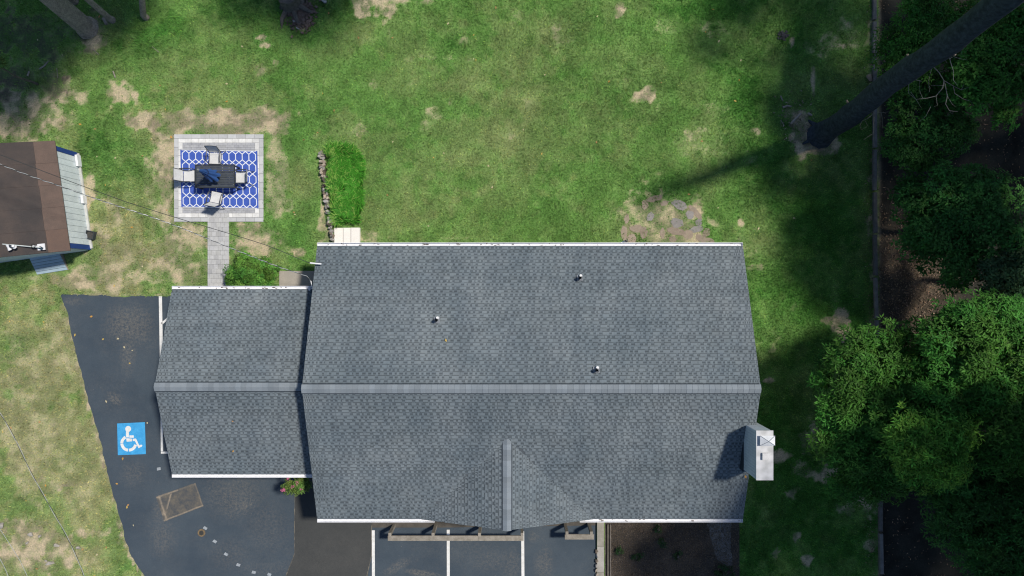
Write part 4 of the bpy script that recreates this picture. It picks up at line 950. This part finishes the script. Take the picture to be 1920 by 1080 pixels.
def tree(label, base, blobs, clumps, per_clump, L, wd, col, group, rclump=.55, trunk_r=.16, per=6, bark=None, name="broadleaf_tree", cat="tree", colv=.3, droop=.1, limbs=7):
    """base (x,y); blobs (x,y,z,r,flatten)"""
    th = thing(name, (base[0], base[1], 0), label, cat, group); bark = bark or M_bark
    cz = max(b[2] for b in blobs); top = V3(max(blobs, key=lambda b: b[2])[:3])
    b = MB(); mid = V3((base[0], base[1], 0)).lerp(top, .5) + V3((random.uniform(-.2, .2), random.uniform(-.2, .2), 0))
    b.tube([(base[0], base[1], -.1), (base[0], base[1], .25), mid, top], [trunk_r * 1.35, trunk_r, trunk_r * .7, trunk_r * .25], 10, jit=.06); b.build("trunk", bark, th)
    for i in range(limbs):
        q = random.choice(blobs); d = V3(rng.normal(0, 1, 3).tolist()).normalized(); d.z = abs(d.z) * .5; e = V3(q[:3]) + d * q[3] * .8; t0 = random.uniform(.35, .8); s_ = V3((base[0], base[1], 0)).lerp(mid, min(1, t0 * 2)) if t0 < .5 else mid.lerp(top, t0 * 2 - 1)
        b = MB(); b.tube([s_, s_.lerp(e, .5) + V3((0, 0, .25)), e], [trunk_r * .42, trunk_r * .25, trunk_r * .06], 6); b.build("limb", bark, th)
    cen, ax, tid, k = crown_points(blobs, clumps, per_clump, rclump); cv = rng.uniform(1 - colv, 1 + colv, (k, 1)) * np.array([col]); cv[:, 0] *= rng.uniform(.8, 1.3, k)
    V, F, T = leaf_cloud(cen, ax, per, L, wd, .02, droop, cv[tid]); V = V - np.array([[base[0], base[1], 0]])
    o = new_obj("crown", np_mesh("crown", V, F, M_leafg, T), th); return th
def B(u, v, z, rpx, fl=.7):
    p = at(u, v, z); return (p.x, p.y, z, rpx * 1.12 * K * (H - z) / H, fl * .75)
G = "broadleaf trees beyond the woodland edging"
g1 = (.048, .155, .024); g2 = (.036, .128, .026); g3 = (.100, .255, .036)
tree("broad tree overhanging the lawn edge, left of the woods, with glossy rosettes", at(1660, 745).xy, [B(1625, 715, 4.6, 85), B(1600, 800, 4.2, 70), B(1700, 690, 4.4, 70), B(1680, 800, 4.6, 85), B(1610, 870, 3.8, 55), B(1690, 870, 4, 50)], 320, 32, .185, .030, g1, G)
tree("tallest broadleaf tree below the brown leaf litter at the right edge", at(1740, 660).xy, [B(1830, 650, 6.0, 85), B(1900, 700, 6.2, 80), B(1780, 740, 5.6, 70), B(1880, 610, 5.4, 60), B(1900, 800, 6, 80), B(1770, 640, 5, 60)], 350, 32, .185, .030, g1, G)
tree("yellow green young tree lit by the sun beside the dark wood", at(1690, 770).xy, [B(1740, 845, 6.4, 34), B(1702, 815, 6.2, 22), B(1775, 862, 6.2, 20), B(1765, 815, 6.2, 26), B(1715, 875, 6.1, 16), B(1790, 800, 6.1, 18)], 85, 30, .20, .026, g3, G, droop=.0, rclump=.75)
tree("dark leafy tree filling the lower right corner of the woods", at(1760, 900).xy, [B(1840, 930, 4.6, 90), B(1880, 1010, 4.4, 85), B(1790, 960, 4.2, 60), B(1820, 880, 4.8, 70), B(1930, 930, 5, 90), B(1920, 1080, 4.5, 70), B(1760, 900, 4.0, 40)], 350, 30, .175, .029, g2, G)
tree("dark feathery tree above the leaning trunk in the upper right", at(1680, 130).xy, [B(1740, 60, 5.0, 55), B(1700, 110, 4.6, 45), B(1790, 30, 5, 40), B(1735, 20, 5, 40), B(1665, 75, 3.6, 26)], 80, 44, .13, .024, g1, G, per=5)
tree("rounded maple like tree right of the bare white twigs", at(1760, 230).xy, [B(1860, 110, 5.4, 60), B(1890, 60, 5.6, 50), B(1840, 165, 5, 42), B(1800, 150, 4.4, 40), B(1900, 170, 5, 35), B(1880, 205, 4.5, 22)], 120, 42, .14, .040, g1, G, per=5)
tree("low tree under the bare white twigs beside the landscape timbers", at(1680, 280).xy, [B(1720, 170, 3.4, 50), B(1760, 240, 3.6, 50), B(1690, 260, 3.2, 34), B(1700, 285, 3.6, 24), B(1800, 250, 3.6, 26), B(1740, 300, 3, 30)], 90, 42, .13, .034, g2, G, per=5)
tree("sprawling dark tree above the brown leaf litter", at(1720, 430).xy, [B(1780, 400, 4.4, 75), B(1840, 360, 4.8, 55), B(1860, 410, 4.8, 55), B(1740, 440, 3.8, 50), B(1800, 480, 4.2, 50), B(1720, 375, 3.4, 35), B(1700, 340, 3.2, 20)], 150, 40, .16, .036, g2, G, per=5)
tree("grey green tree at the right edge between the two larger crowns", at(1800, 530).xy, [B(1900, 520, 4.6, 45), B(1880, 570, 4.2, 34), B(1930, 470, 4.8, 40)], 60, 42, .16, .034, (.045, .095, .040), G, per=5)
# tall neighbours standing outside the picture; their crowns shade the right and upper lawn
GS = "tall shade trees standing round the yard"
for i, (bx, by, x, y, z, r, lab) in enumerate([
    (23.6, 7.2, 20.8, 7.6, 13.5, 2.5, "tall shade tree east of the bare leaning trunk"), (23.8, 10.8, 20.6, 11.8, 14.5, 2.7, "tall shade tree leaning over the upper right lawn"), (22.5, 16.5, 19.2, 16.4, 14.5, 2.8, "tall shade tree beyond the top right corner of the lawn"),
    (23.4, -5.4, 19.0, -4.6, 13.5, 2.7, "tall shade tree east of the chimney"), (23.6, -8.2, 18.4, -8.8, 13.0, 2.9, "tall shade tree reaching towards the mulch bed"), (24.2, -12.0, 20.6, -12.6, 12.5, 3.0, "tall shade tree south east of the mulch bed"),
    (25.5, -6.5, 22.8, -7.0, 14.5, 2.8, "tall shade tree behind the one east of the chimney"), (24.6, -4.6, 17.4, -6.6, 18.0, 2.3, "tallest shade tree, its crown high above the chimney"), (26.5, 12.5, 23.5, 13.5, 15, 3.4, "tall shade tree behind the upper eastern row"),
    (24.8, 3.2, 20.6, 3.6, 12.5, 1.5, "slender shade tree east of the landscape timbers"),
    (29.0, 9.0, 27.0, 9.4, 14, 3.2, "tall shade tree far east of the bare twigs"), (28.5, -8.0, 27.2, -7.6, 15, 3.4, "tall shade tree far east of the lower woods")]):
    bl = [(x, y, z, r * .8, .8)] + [(x + r * .75 * math.cos(a), y + r * .75 * math.sin(a), z - 1.2 + random.random() * 2.4, r * .55, .8) for a in np.linspace(0, 5.2, 5) + random.random()]
    tree(lab, (bx, by), bl, (46 if x < 22 else 95) if by > 0 else 80, 22, .28, .085, g2, GS, rclump=.75, trunk_r=.3, per=5, name="shade_tree")
for i, (u, v, z, r, tr, dz, lab) in enumerate([(163, 52, 15, 2.4, .42, (-.2, .3), "thickest pale trunk in the upper left corner of the lawn"), (140, 2, 15, 2.2, .16, (-.4, .2), "second trunk from the left in the upper corner, short grey stretch in view"), (211, 38, 14.5, 2.8, .13, (2.2, 1.6), "slim trunk third from the left in the upper corner"),
                                                 (274, 33, 14.5, 2.6, .13, (4.6, 4.6), "slim dark trunk fourth from the left in the upper corner"), (860, -185, 14, 2.8, .25, (0, 0), "shade tree beyond the top edge above the stump"), (60, -90, 13, 3.2, .25, (0, 0), "shade tree beyond the top left corner of the lawn")]):
    p = at(u, v); x, y = p.x + dz[0], p.y + dz[1] + .5
    bl = [(x, y, z, r, .7)] + [(x + r * .8 * math.cos(a), y + r * .7 * math.sin(a) + .4, z - .5 + random.random() * 2, r * .6, .8) for a in np.linspace(0, 5.2, 4)]
    th = tree(lab, (p.x, p.y), bl, 80, 26, .30, .09, g2, GS, rclump=1.0, trunk_r=tr, per=5, name="shade_tree", bark=M_barkl)
# bare trunk, upper right
def snag():
    p = at(1537, 254); th = thing("leaning_trunk", (p.x, p.y, 0), "tall dark bare tree trunk rising from the lawn towards the upper right corner", "tree")
    b = MB(); pts = []; rs = []
    for i in range(19):
        z = i * .78; pts.append((p.x - .030 * z + .04 * math.sin(z * .7), p.y - .04 + .082 * z + .04 * math.cos(z), z)); rs.append((.58 if i == 0 else .46 - .006 * i) * (1 + .04 * math.sin(i * 2.1)))
    b.tube(pts, rs, 22, jit=.055); b.build("trunk", mat("dark_furrowed_bark", (.014, .022, .034), (.036, .050, .070), 6, .9, fine=9, finev=.4, bmp=1.0), th, smooth=True)
    M_droot = mat('root_bark', (.014, .022, .034), (.036, .050, .070), 6, .9)
    for a in (2.2, 3.6):
        b = MB(); c0 = V3((p.x + .30 * math.cos(a), p.y + .30 * math.sin(a), .75)); b.tube([c0, V3((p.x + .50 * math.cos(a), p.y + .50 * math.sin(a), .22)), V3((p.x + .85 * math.cos(a), p.y + .85 * math.sin(a), -.04))], [.14, .11, .04], 8, jit=.12); b.build("root", M_droot, th)
    Mst = mat("stub_wood", (.20, .17, .14), (.10, .09, .08), 9)
    for zz, a, l_ in ((3.4, 2.2, .30), (5.4, 2.3, .22), (7.9, 2.1, .26), (9.6, -.7, .3)):
        r0 = .46 - .0077 * zz; c0 = V3((p.x - .030 * zz + r0 * .8 * math.cos(a), p.y - .04 + .082 * zz + r0 * .8 * math.sin(a), zz)); b = MB(); b.tube([c0, c0 + V3((math.cos(a) * l_ * .6, math.sin(a) * l_ * .6, .06))], [.05, .035], 7, jit=.15); b.build("limb_stub", Mst, th)
    M = mat("bare_twig", (.28, .27, .25), (.20, .19, .17), 5)
    def tw(paths, z, name="dead_branch"):
        for pa, r in paths:
            b = MB(); q = [at(u, v, z + .25 * math.sin(u * .05 + v * .03)) for u, v in pa]; b.tube(q, [r * .62 * (1 - .65 * i / max(1, len(q) - 1)) for i in range(len(q))], 5)
            b.build(name, M, th)
    F4 = lambda l: [(1680 + x / 4, y / 4) for x, y in l]
    tw([(F4([(270, 490), (320, 540), (360, 605), (430, 645), (490, 675)]), .034), (F4([(490, 675), (520, 610), (545, 575)]), .014), (F4([(490, 675), (540, 655), (590, 658)]), .012), (F4([(430, 645), (440, 700), (500, 740), (560, 760), (585, 800)]), .02),
        (F4([(360, 605), (350, 660), (300, 720), (240, 735), (150, 745), (110, 690)]), .026), (F4([(300, 720), (310, 790), (285, 800)]), .013), (F4([(365, 620), (385, 720), (372, 780), (400, 830), (465, 838)]), .024), (F4([(385, 720), (420, 780), (445, 800)]), .012),
        (F4([(272, 492), (245, 600), (250, 690)]), .018), (F4([(245, 640), (262, 665)]), .01), (F4([(360, 605), (320, 545), (400, 510)]), .012), (F4([(200, 735), (180, 690), (175, 600)]), .012), (F4([(150, 745), (190, 810)]), .01), (F4([(360, 640), (260, 640)]), .012), (F4([(260, 800), (225, 870), (180, 910)]), .013)], 5.2)
    tw([(F4([(395, 405), (410, 470), (430, 530), (430, 600), (460, 640)]), .02), (F4([(405, 440), (430, 425), (480, 440), (530, 450)]), .016), (F4([(290, 470), (330, 445), (365, 430), (378, 470)]), .02), (F4([(95, 620), (120, 590), (190, 610)]), .026), (F4([(95, 620), (95, 700), (150, 745)]), .014),
        (F4([(475, 350), (520, 310), (560, 290)]), .02), (F4([(480, 355), (495, 410)]), .012)], 6.0)
    G4 = lambda l: [(1440 + x / 4, y / 4) for x, y in l]
    tw([(G4([(790, 765), (795, 850), (792, 960), (790, 1080)]), .030), (G4([(795, 850), (745, 890), (705, 908), (650, 885), (622, 850)]), .022), (G4([(705, 908), (690, 940), (700, 975), (740, 950)]), .014), (G4([(795, 850), (860, 845), (925, 835)]), .018), (G4([(850, 850), (860, 900), (855, 970)]), .012),
        (G4([(790, 770), (840, 765), (868, 745)]), .016), (G4([(792, 1000), (750, 1025), (715, 1050)]), .012), (G4([(730, 910), (755, 950)]), .01)], 2.6)
    for (u, v, s) in ((1617, 166, .14), (1746, 82, .10), (1912, 8, .3)):
        q = at(u, v, 4 if u < 1700 else 8); 
    q = at(1628, 146); o = rock("rock", (q.x, q.y, .1), .22, .45, .2, .55, mat("cut_wood", (.36, .28, .22))); tag(o, "pale split log lying beside the landscape timbers", "log")
snag()
# fallen branches beside the trunk
for (pts, r, lab) in (([(1482, 233), (1492, 222), (1501, 213)], .06, "thick pale fallen branch left of the bare trunk base"), ([(1467, 202), (1475, 199), (1483, 200)], .05, "short pale stick above the thick fallen branch"), ([(1514, 213), (1521, 217)], .06, "stubby wood chunk just above the trunk base"),
                      ([(1463, 180), (1467, 190)], .03, "thin stick highest in the branch litter by the trunk"), ([(1463, 225), (1470, 236)], .02, "thinnest twig at the left of the branch litter"), ([(75, 130), (84, 124), (92, 115)], .035, "crooked bleached stick under the upper left trees"), ([(53, 143), (56, 134)], .04, "short bleached stick near the left edge"),
                      ([(175, 92), (186, 103)], .02, "thin straight twig below the thick pale trunk"), ([(213, 134), (217, 146)], .03, "little grey stick on the lawn above the patio"), ([(286, 88), (298, 98)], .015, "fine pale twig on the lawn right of the trunks"), ([(107, 128), (109, 146)], .015, "upright looking thin twig beside the crooked bleached stick"), ([(195, 35), (201, 46)], .07, "grey fallen limb at the foot of the slim trunk")):
    b = MB(); q = [at(u, v) + V3((0, 0, r * .8 + .01)) for u, v in pts]; b.tube(q, [r, r * .9, r * .6][:len(q)], 7, jit=.1); tag(b.build("fallen_branch", mat("bleached_wood", (.30, .27, .235), (.22, .2, .17), 9)), lab, "branch", "fallen branches on the lawn")
# stump with rubble at the top edge
stp = thing("rotten_stump", at(553, 12), "dark rotten tree stump with crumbling wood at the top edge", "stump"); p = at(548, 5)
b = MB(); b.tube([(p.x, p.y, -.05), (p.x, p.y, .15), (p.x - .05, p.y + .05, .7), (p.x - .05, p.y + .05, .75)], [.62, .5, .42, .30], 14, jit=.14); b.build("stump_wood", M_bark, stp)
for i in range(3):
    a = -2.1 + i * .8; b = MB(); q0 = V3((p.x + .4 * math.cos(a), p.y + .4 * math.sin(a), .12)); b.tube([q0, q0 + V3((.45 * math.cos(a), .45 * math.sin(a), -.04)), q0 + V3((.85 * math.cos(a + .2), .85 * math.sin(a + .2), -.14))], [.13, .09, .03], 7, jit=.15); b.build("root", M_bark, stp)
b = MB()
for _ in range(520):
    q = at(565 + random.gauss(0, 11), 28 + random.gauss(0, 13)); s = random.uniform(.02, .09); b.box((q.x, q.y, .02 + random.random() * .08), (s * 1.6, s, s * .6), random.random() * 3, col=(random.uniform(.6, 1.6),) * 3)
b.build("wood_crumbs", mat("rotten_wood", (.11, .08, .065), (.17, .13, .11), 6, attr=True), stp, kind='stuff')
for u, v, sx, sy, lab in ((553, 41, .2, .12, "small pale stone above the larger one under the stump"), (560, 52, .3, .18, "pale curved stone at the foot of the rotten stump"), (608, 3, .3, .2, "grey rock cut by the top edge right of the stump")):
    q = at(u, v); tag(rock("rock", (q.x, q.y, .06), sx, sy, .16, -.6, mat("stump_stone", (.36, .36, .36), (.28, .28, .28), 7)), lab, "rock")
# tall ornamental grass bed
def tall_grass():
    poly = PX([(614, 282), (618, 277), (640, 275), (660, 280), (676, 289), (681, 304), (681, 340), (679, 380), (674, 418), (632, 419), (628, 400), (622, 350), (615, 300)])
    n = 20000; x0, x1 = at(606, 0).x, at(688, 0).x; y0, y1 = at(0, 428).y, at(0, 268).y; X = rng.uniform(x0, x1, n); Y = rng.uniform(y0, y1, n); k = inpoly(X, Y, poly); X, Y = X[k], Y[k]; n = len(X)
    tuft = fbm(X, Y, 2.4, 3); a = fbm(X + 9, Y - 4, 1.5, 3) * 14 + rng.normal(0, .7, n); L = rng.uniform(.28, .62, n); wd = rng.uniform(.009, .017, n)
    edge = ~inpoly(X, Y, [Vector((p.x * .96 + at(648, 0).x * .04, p.y * .96 + at(0, 350).y * .04, 0)) for p in poly]); L[edge] *= .6
    vs = []; D = np.stack([np.cos(a), np.sin(a), np.zeros(n)], -1); S = np.stack([-np.sin(a), np.cos(a), np.zeros(n)], -1); P = np.stack([X, Y, np.zeros(n)], -1); l = L[:, None]
    h = [(0, 0, 1.0), (.14, .55, 1.0), (.36, .80, .8), (.62, .78, .1)]
    pts = [P + D * l * f + np.array([[0, 0, 1]]) * l * z for f, z, _ in h]
    V = np.stack([pts[j] + sg * S * (wd[:, None] * h[j][2]) for j in range(4) for sg in (-1, 1)], 1).reshape(-1, 3); i = np.arange(n)[:, None] * 8
    F = np.concatenate([i + np.array([[2 * j, 2 * j + 1, 2 * j + 3, 2 * j + 2]]) for j in range(3)], 1).reshape(-1, 4)
    c = np.array([[.052, .205, .020]]) * (rng.uniform(.6, 1.35, n) * (.7 + .6 * tuft))[:, None]; 
    u_ = X / K + 960; v_ = 540 - Y / K; band = np.abs(u_ - (617 + (v_ - 272) * .11)) < 7
    pick = (rng.random(n) < .10) | (band & (rng.random(n) < .45)); c[pick] = np.array([.22, .36, .08]) * rng.uniform(.7, 1.1, (pick.sum(), 1))
    o = new_obj("tall_grass_bed", np_mesh("tall_grass_bed", V, F, M_leafg, np.repeat(c, 8, 0) * np.tile(np.array([.5, .5, .8, .8, 1.15, 1.15, 1.7, 1.7]), n)[:, None])); tag(o, "dense bed of tall lush green grass beside the stone wall", "grass", kind='stuff')  # tint rises from root to tip, painting shade below and highlights above
tall_grass()
# rounded shrub
def shrub(name, label, blobs, base, clumps, per_clump, L, wd, col, **kw): return tree(label, base, blobs, clumps, per_clump, L, wd, col, None, name=name, cat="shrub", trunk_r=.05, **kw)
p = at(473, 510, .6)
shrub("rounded_shrub", "clipped rounded green shrub between the paver path and the slab", [(p.x - .35, p.y, .55, .8, .85), (p.x + .45, p.y + .02, .5, .7, .85), (p.x, p.y + .15, .65, .75, .8), (p.x - .1, p.y - .4, .5, .8, .85), (p.x + .3, p.y - .5, .5, .7, .8), (p.x - .5, p.y - .45, .5, .6, .8)], (p.x, p.y - .1), 230, 40, .085, .022, (.090, .225, .040), rclump=.17, colv=.35, per=5)
p = at(556, 912, 1.7)
fb = shrub("flowering_shrub", "small pink flowering shrub peeping from under the wing eave", [(p.x, p.y + .1, 1.7, .40, .8), (p.x + .25, p.y - .02, 1.6, .36, .8), (p.x - .35, p.y + .05, 1.7, .26, .7)], (p.x, p.y + .35), 34, 22, .09, .02, (.12, .21, .05), rclump=.16, per=5)
cen = np.array([tuple(at(u + rng.normal(0, 1.4), v + rng.normal(0, 1.4), 2.05)) for u, v in [(531, 919)] * 16 + [(540, 897)] * 10 + [(557, 905)] * 6 + [(549, 912)] * 5 + [(563, 918)] * 4])
V, F, T = leaf_cloud(cen, np.tile([[0, 0, 1.]], (len(cen), 1)), 5, .035, .014, .02, 0, np.tile([[.55, .16, .30]], (len(cen), 1))); V = V - np.array([list(ORG[fb])])
new_obj("blossom", np_mesh("blossom", V, F, M_leafg, T), fb)
for (u, v, r, lab) in ((1195, 1042, 10, "small weed clump in the middle of the mulch bed"), (1233, 990, 8, "weed clump close under the front eave in the mulch bed"), (1240, 1012, 12, "largest dark weed clump in the mulch bed"), (1160, 1033, 6, "smallest weed near the timber edging"), (1355, 1075, 22, "dark low bush at the lower right of the mulch bed"), (1270, 1040, 9, "faint low weed right of the middle of the mulch bed")):
    p = at(u, v); shrub("low_weed", lab, [(p.x, p.y, .12, r * K, .6)], (p.x, p.y), 6 if r < 20 else 26, 9, .07, .018, (.03, .07, .025), rclump=.1, per=5, limbs=2)
# low leafy bough at the left edge
p = at(-8, 118, 3); shrub("young_sapling", "bright green sapling tip cut by the left edge of the view", [(p.x, p.y, 3, .35, .8)], (p.x - .3, p.y), 8, 24, .12, .03, (.10, .19, .05), rclump=.2, per=5, limbs=3)
# leaf litter on the woodland floor and along the timbers
def litter(name, label, n, box, col, spread=1.0, size=(.05, .11), poly=None, fn=None, z=.01):
    U = rng.uniform(box[0], box[2], n); Vv = rng.uniform(box[1], box[3], n)
    if fn is not None:
        k = rng.random(n) < fn(U, Vv); U, Vv = U[k], Vv[k]; n = len(U)
    X = (U - 960) * K; Y = (540 - Vv) * K; a = rng.uniform(0, 6.28, n); s = rng.uniform(*size, n); D = np.stack([np.cos(a), np.sin(a), rng.uniform(-.3, .3, n)], -1) * s[:, None]; S = np.stack([-np.sin(a), np.cos(a), rng.uniform(-.5, .5, n)], -1) * s[:, None] * .45
    P = np.stack([X, Y, z + rng.uniform(0, .05, n) + .02], -1); V = np.stack([P - D * .5, P + S * .5, P + D * .5, P - S * .5], 1).reshape(-1, 3); F = (np.arange(n)[:, None] * 4 + np.array([[0, 1, 2, 3]]))
    c = np.array(col)[rng.integers(0, len(col), n)] * rng.uniform(.5, 1.4, (n, 1)); o = new_obj(name, np_mesh(name, V, F, M_leafg, np.repeat(c, 4, 0))); tag(o, label, "leaves", kind='stuff')
browns = [(.20, .13, .085), (.13, .085, .06), (.26, .19, .13), (.09, .065, .05), (.17, .12, .10)]
litter("leaf_litter", "brown leaf litter on the woodland floor", 60000, (1645, -80, 2000, 1200), browns, fn=lambda U, V: .05 + .9 * np.exp(-(((U - 1705) / 75) ** 2 + ((V - 525) / 95) ** 2)))
litter("edge_litter", "dead leaves and stems gathered along the landscape timbers", 5000, (1618, -60, 1660, 1100), browns + [(.30, .27, .23)], fn=lambda U, V: .12 + .6 * np.exp(-((U - 1634) / 7) ** 2) * (.3 + .7 * (np.sin(V * .045) > -.2)), size=(.03, .09))
litter("mulch_chips", "bark chips and dry leaves over the mulch bed", 14000, (1146, 978, 1386, 1150), [(.11, .085, .065), (.07, .055, .045), (.16, .12, .09)], size=(.03, .07))
litter("twig_litter", "broken twigs scattered round the bare trunk base", 700, (1450, 170, 1560, 300), [(.30, .26, .22), (.2, .16, .13)], fn=lambda U, V: np.exp(-(((U - 1490) / 26) ** 2 + ((V - 225) / 34) ** 2)), size=(.05, .14))
pts = [(150, 233), (178, 242), (321, 257), (425, 157), (454, 87), (216, 296), (267, 292), (425, 190), (310, 205), (221, 635), (233, 651), (248, 657), (243, 681), (193, 636), (437, 846), (436, 790), (553, 402), (551, 398), (214, 536), (267, 500), (250, 985), (5, 810), (1386, 150), (840, 44), (1323, 60), (300, 160), (117, 103), (605, 175), (1489, 409), (1521, 300), (836, 638), (1398, 894), (1240, 155), (230, 860), (240, 947), (238, 951), (219, 907), (276, 793)]
def fallen():
    V = []; F = []; T = []
    for u, v in pts + [(random.uniform(0, 1600), random.uniform(0, 450)) for _ in range(45)] + [(random.uniform(0, 200), random.uniform(560, 1080)) for _ in range(18)]:
        z = .03
        if 567 < u < 1420 and 460 < v < 975: z = MZr - .38 * abs(at(u, v, 4.3).y - MYr) + .06
        elif 290 < u < 580 and 545 < v < 890: z = AZr - .37 * abs(at(u, v, 3.3).y - AYr) + .06
        p = at(u, v, z); a = random.random() * 6.28; s = random.uniform(.04, .075); d = V3((math.cos(a), math.sin(a), .1)) * s; e = V3((-math.sin(a), math.cos(a), .15)) * s * .6; n = len(V)
        V += [tuple(p - d), tuple(p + e), tuple(p + d), tuple(p - e)]; F.append((n, n + 1, n + 2, n + 3)); c = random.choice([(.55, .30, .08), (.60, .42, .12), (.45, .25, .12), (.6, .52, .35)]); T += [c] * 4
    tag(new_obj("fallen_leaves", np_mesh("fallen_leaves", V, F, M_leafg, np.array(T))), "scattered yellow and orange fallen leaves", "leaves", kind='stuff')
fallen()
p = at(1468, 67); b = MB()
for _ in range(30): b.box((p.x + random.gauss(0, .12), p.y + random.gauss(0, .12), .05 + random.random() * .1), (.12, .05, .03), random.random() * 3)
tag(b.build("charred_brush", mat("charred", (.025, .028, .035), (.06, .06, .07), 9)), "small dark heap of charred sticks on the shaded lawn", "brush heap")

# ------------------------------------------------------------------ overhead cables
def utility_pole(x, y, label):
    th = thing("utility_pole", (x, y, 0), label, "pole", "utility poles carrying the wires"); b = MB(); b.tube([(x, y, -.2), (x, y, 8.6)], [.15, .11], 12); b.build("pole", M_bark, th)
    MB().box((x, y, 8.0), (.10, 1.8, .12), R(30)).build("crossarm", M_bark, th)
    for s in (-.8, 0, .8): b = MB(); q = V3((x, y, 8.06)) + Matrix.Rotation(R(30), 3, 'Z') @ V3((0, s, 0)); b.tube([q, q + V3((0, 0, .14))], [.05, .035], 8); b.build("insulator", M_white, th)
utility_pole(-25.6, 7.6, "wooden utility pole outside the left edge feeding the wires"); utility_pole(-9.5, -26, "wooden utility pole far below the lower left corner")
M_black = mat("black_cable", (.035, .04, .045), rough=.5); M_wire = mat("aluminium_wire", (.46, .48, .50), rough=.4, metal=.2)
def cable(label, pts, r, twist=None, ends=(None, None), dark=False, sagz=0):
    P = [at(u, v, z) for u, v, z in pts]
    if ends[0]: P = [V3(ends[0])] + P
    if ends[1]: P = P + [V3(ends[1])]
    Q = []
    for i in range(len(P) - 1):
        p0, p1, p2, p3 = P[max(i - 1, 0)], P[i], P[i + 1], P[min(i + 2, len(P) - 1)]; k = max(2, int((p2 - p1).length / .09)) if twist else max(2, int((p2 - p1).length / .6))
        for j in range(k):
            t = j / k; l_ = (p2 - p1).length; m1 = (p2 - p0).normalized() * l_; m2 = (p3 - p1).normalized() * l_; Q.append(p1 * (2 * t ** 3 - 3 * t * t + 1) + m1 * (t ** 3 - 2 * t * t + t) + p2 * (-2 * t ** 3 + 3 * t * t) + m2 * (t ** 3 - t * t))
    Q.append(P[-1]); th = thing("overhead_cable", tuple(Q[0]), label, "cable", "overhead cables")
    if twist:
        for ph, m, nm in ((0, M_wire, "bare_strand"), (math.pi, M_black, "insulated_strand")):
            b = MB(); s = 0; q = []
            for i, p in enumerate(Q):
                if i: s += (p - Q[i - 1]).length
                a = ph + s / twist * 6.283; d = (Q[min(i + 1, len(Q) - 1)] - Q[max(i - 1, 0)]).normalized(); u = d.cross(V3((0, 0, 1))).normalized(); q.append(p + u * .012 * math.cos(a) + V3((0, 0, 1)) * .016 * math.sin(a))
            b.tube(q, r, 6); b.build(nm, m, th)
    else: b = MB(); b.tube(Q, r, 6); b.build("wire", M_black if dark else M_wire, th)
cable("twisted white and black service cable crossing the shed to the gable end", [(0, 308, 6.0), (60, 331, 5.6), (113, 349, 5.3), (175, 371, 5.0), (315, 418, 4.4), (430, 464, 3.9), (530, 503, 3.5), (575, 518, 3.35), (583, 527, 3.3)], .0105, twist=.42, ends=((-25.6, 7.6, 8.1), None))
cable("thin dark cable running above the twisted one to the gable end", [(0, 290, 5.6), (110, 332, 5.1), (235, 378, 4.6), (320, 405, 4.3), (500, 460, 3.8), (560, 485, 3.6), (583, 494, 3.55)], .011, ends=((-25.6, 7.6, 7.9), None), dark=True)
cable("longest pale wire sweeping down the lower left lawn", [(0, 775, 7.4), (60, 889, 7.2), (157, 1080, 7.0)], .008, twist=1.6, ends=((-25.2, 7.2, 8.1), (-9.5, -26, 8.1)))
cable("thin pale wire crossing the earth bank in the lower left", [(0, 992, 7.2), (52, 1082, 7.0)], .007, ends=((-25.9, 6.9, 8.1), (-10.3, -26.4, 8.1)))
cable("short stretch of wire in the lower left corner", [(0, 1048, 7.2), (16, 1082, 7.1)], .008, ends=((-26.0, 6.7, 8.1), (-10.6, -26.5, 8.1)))
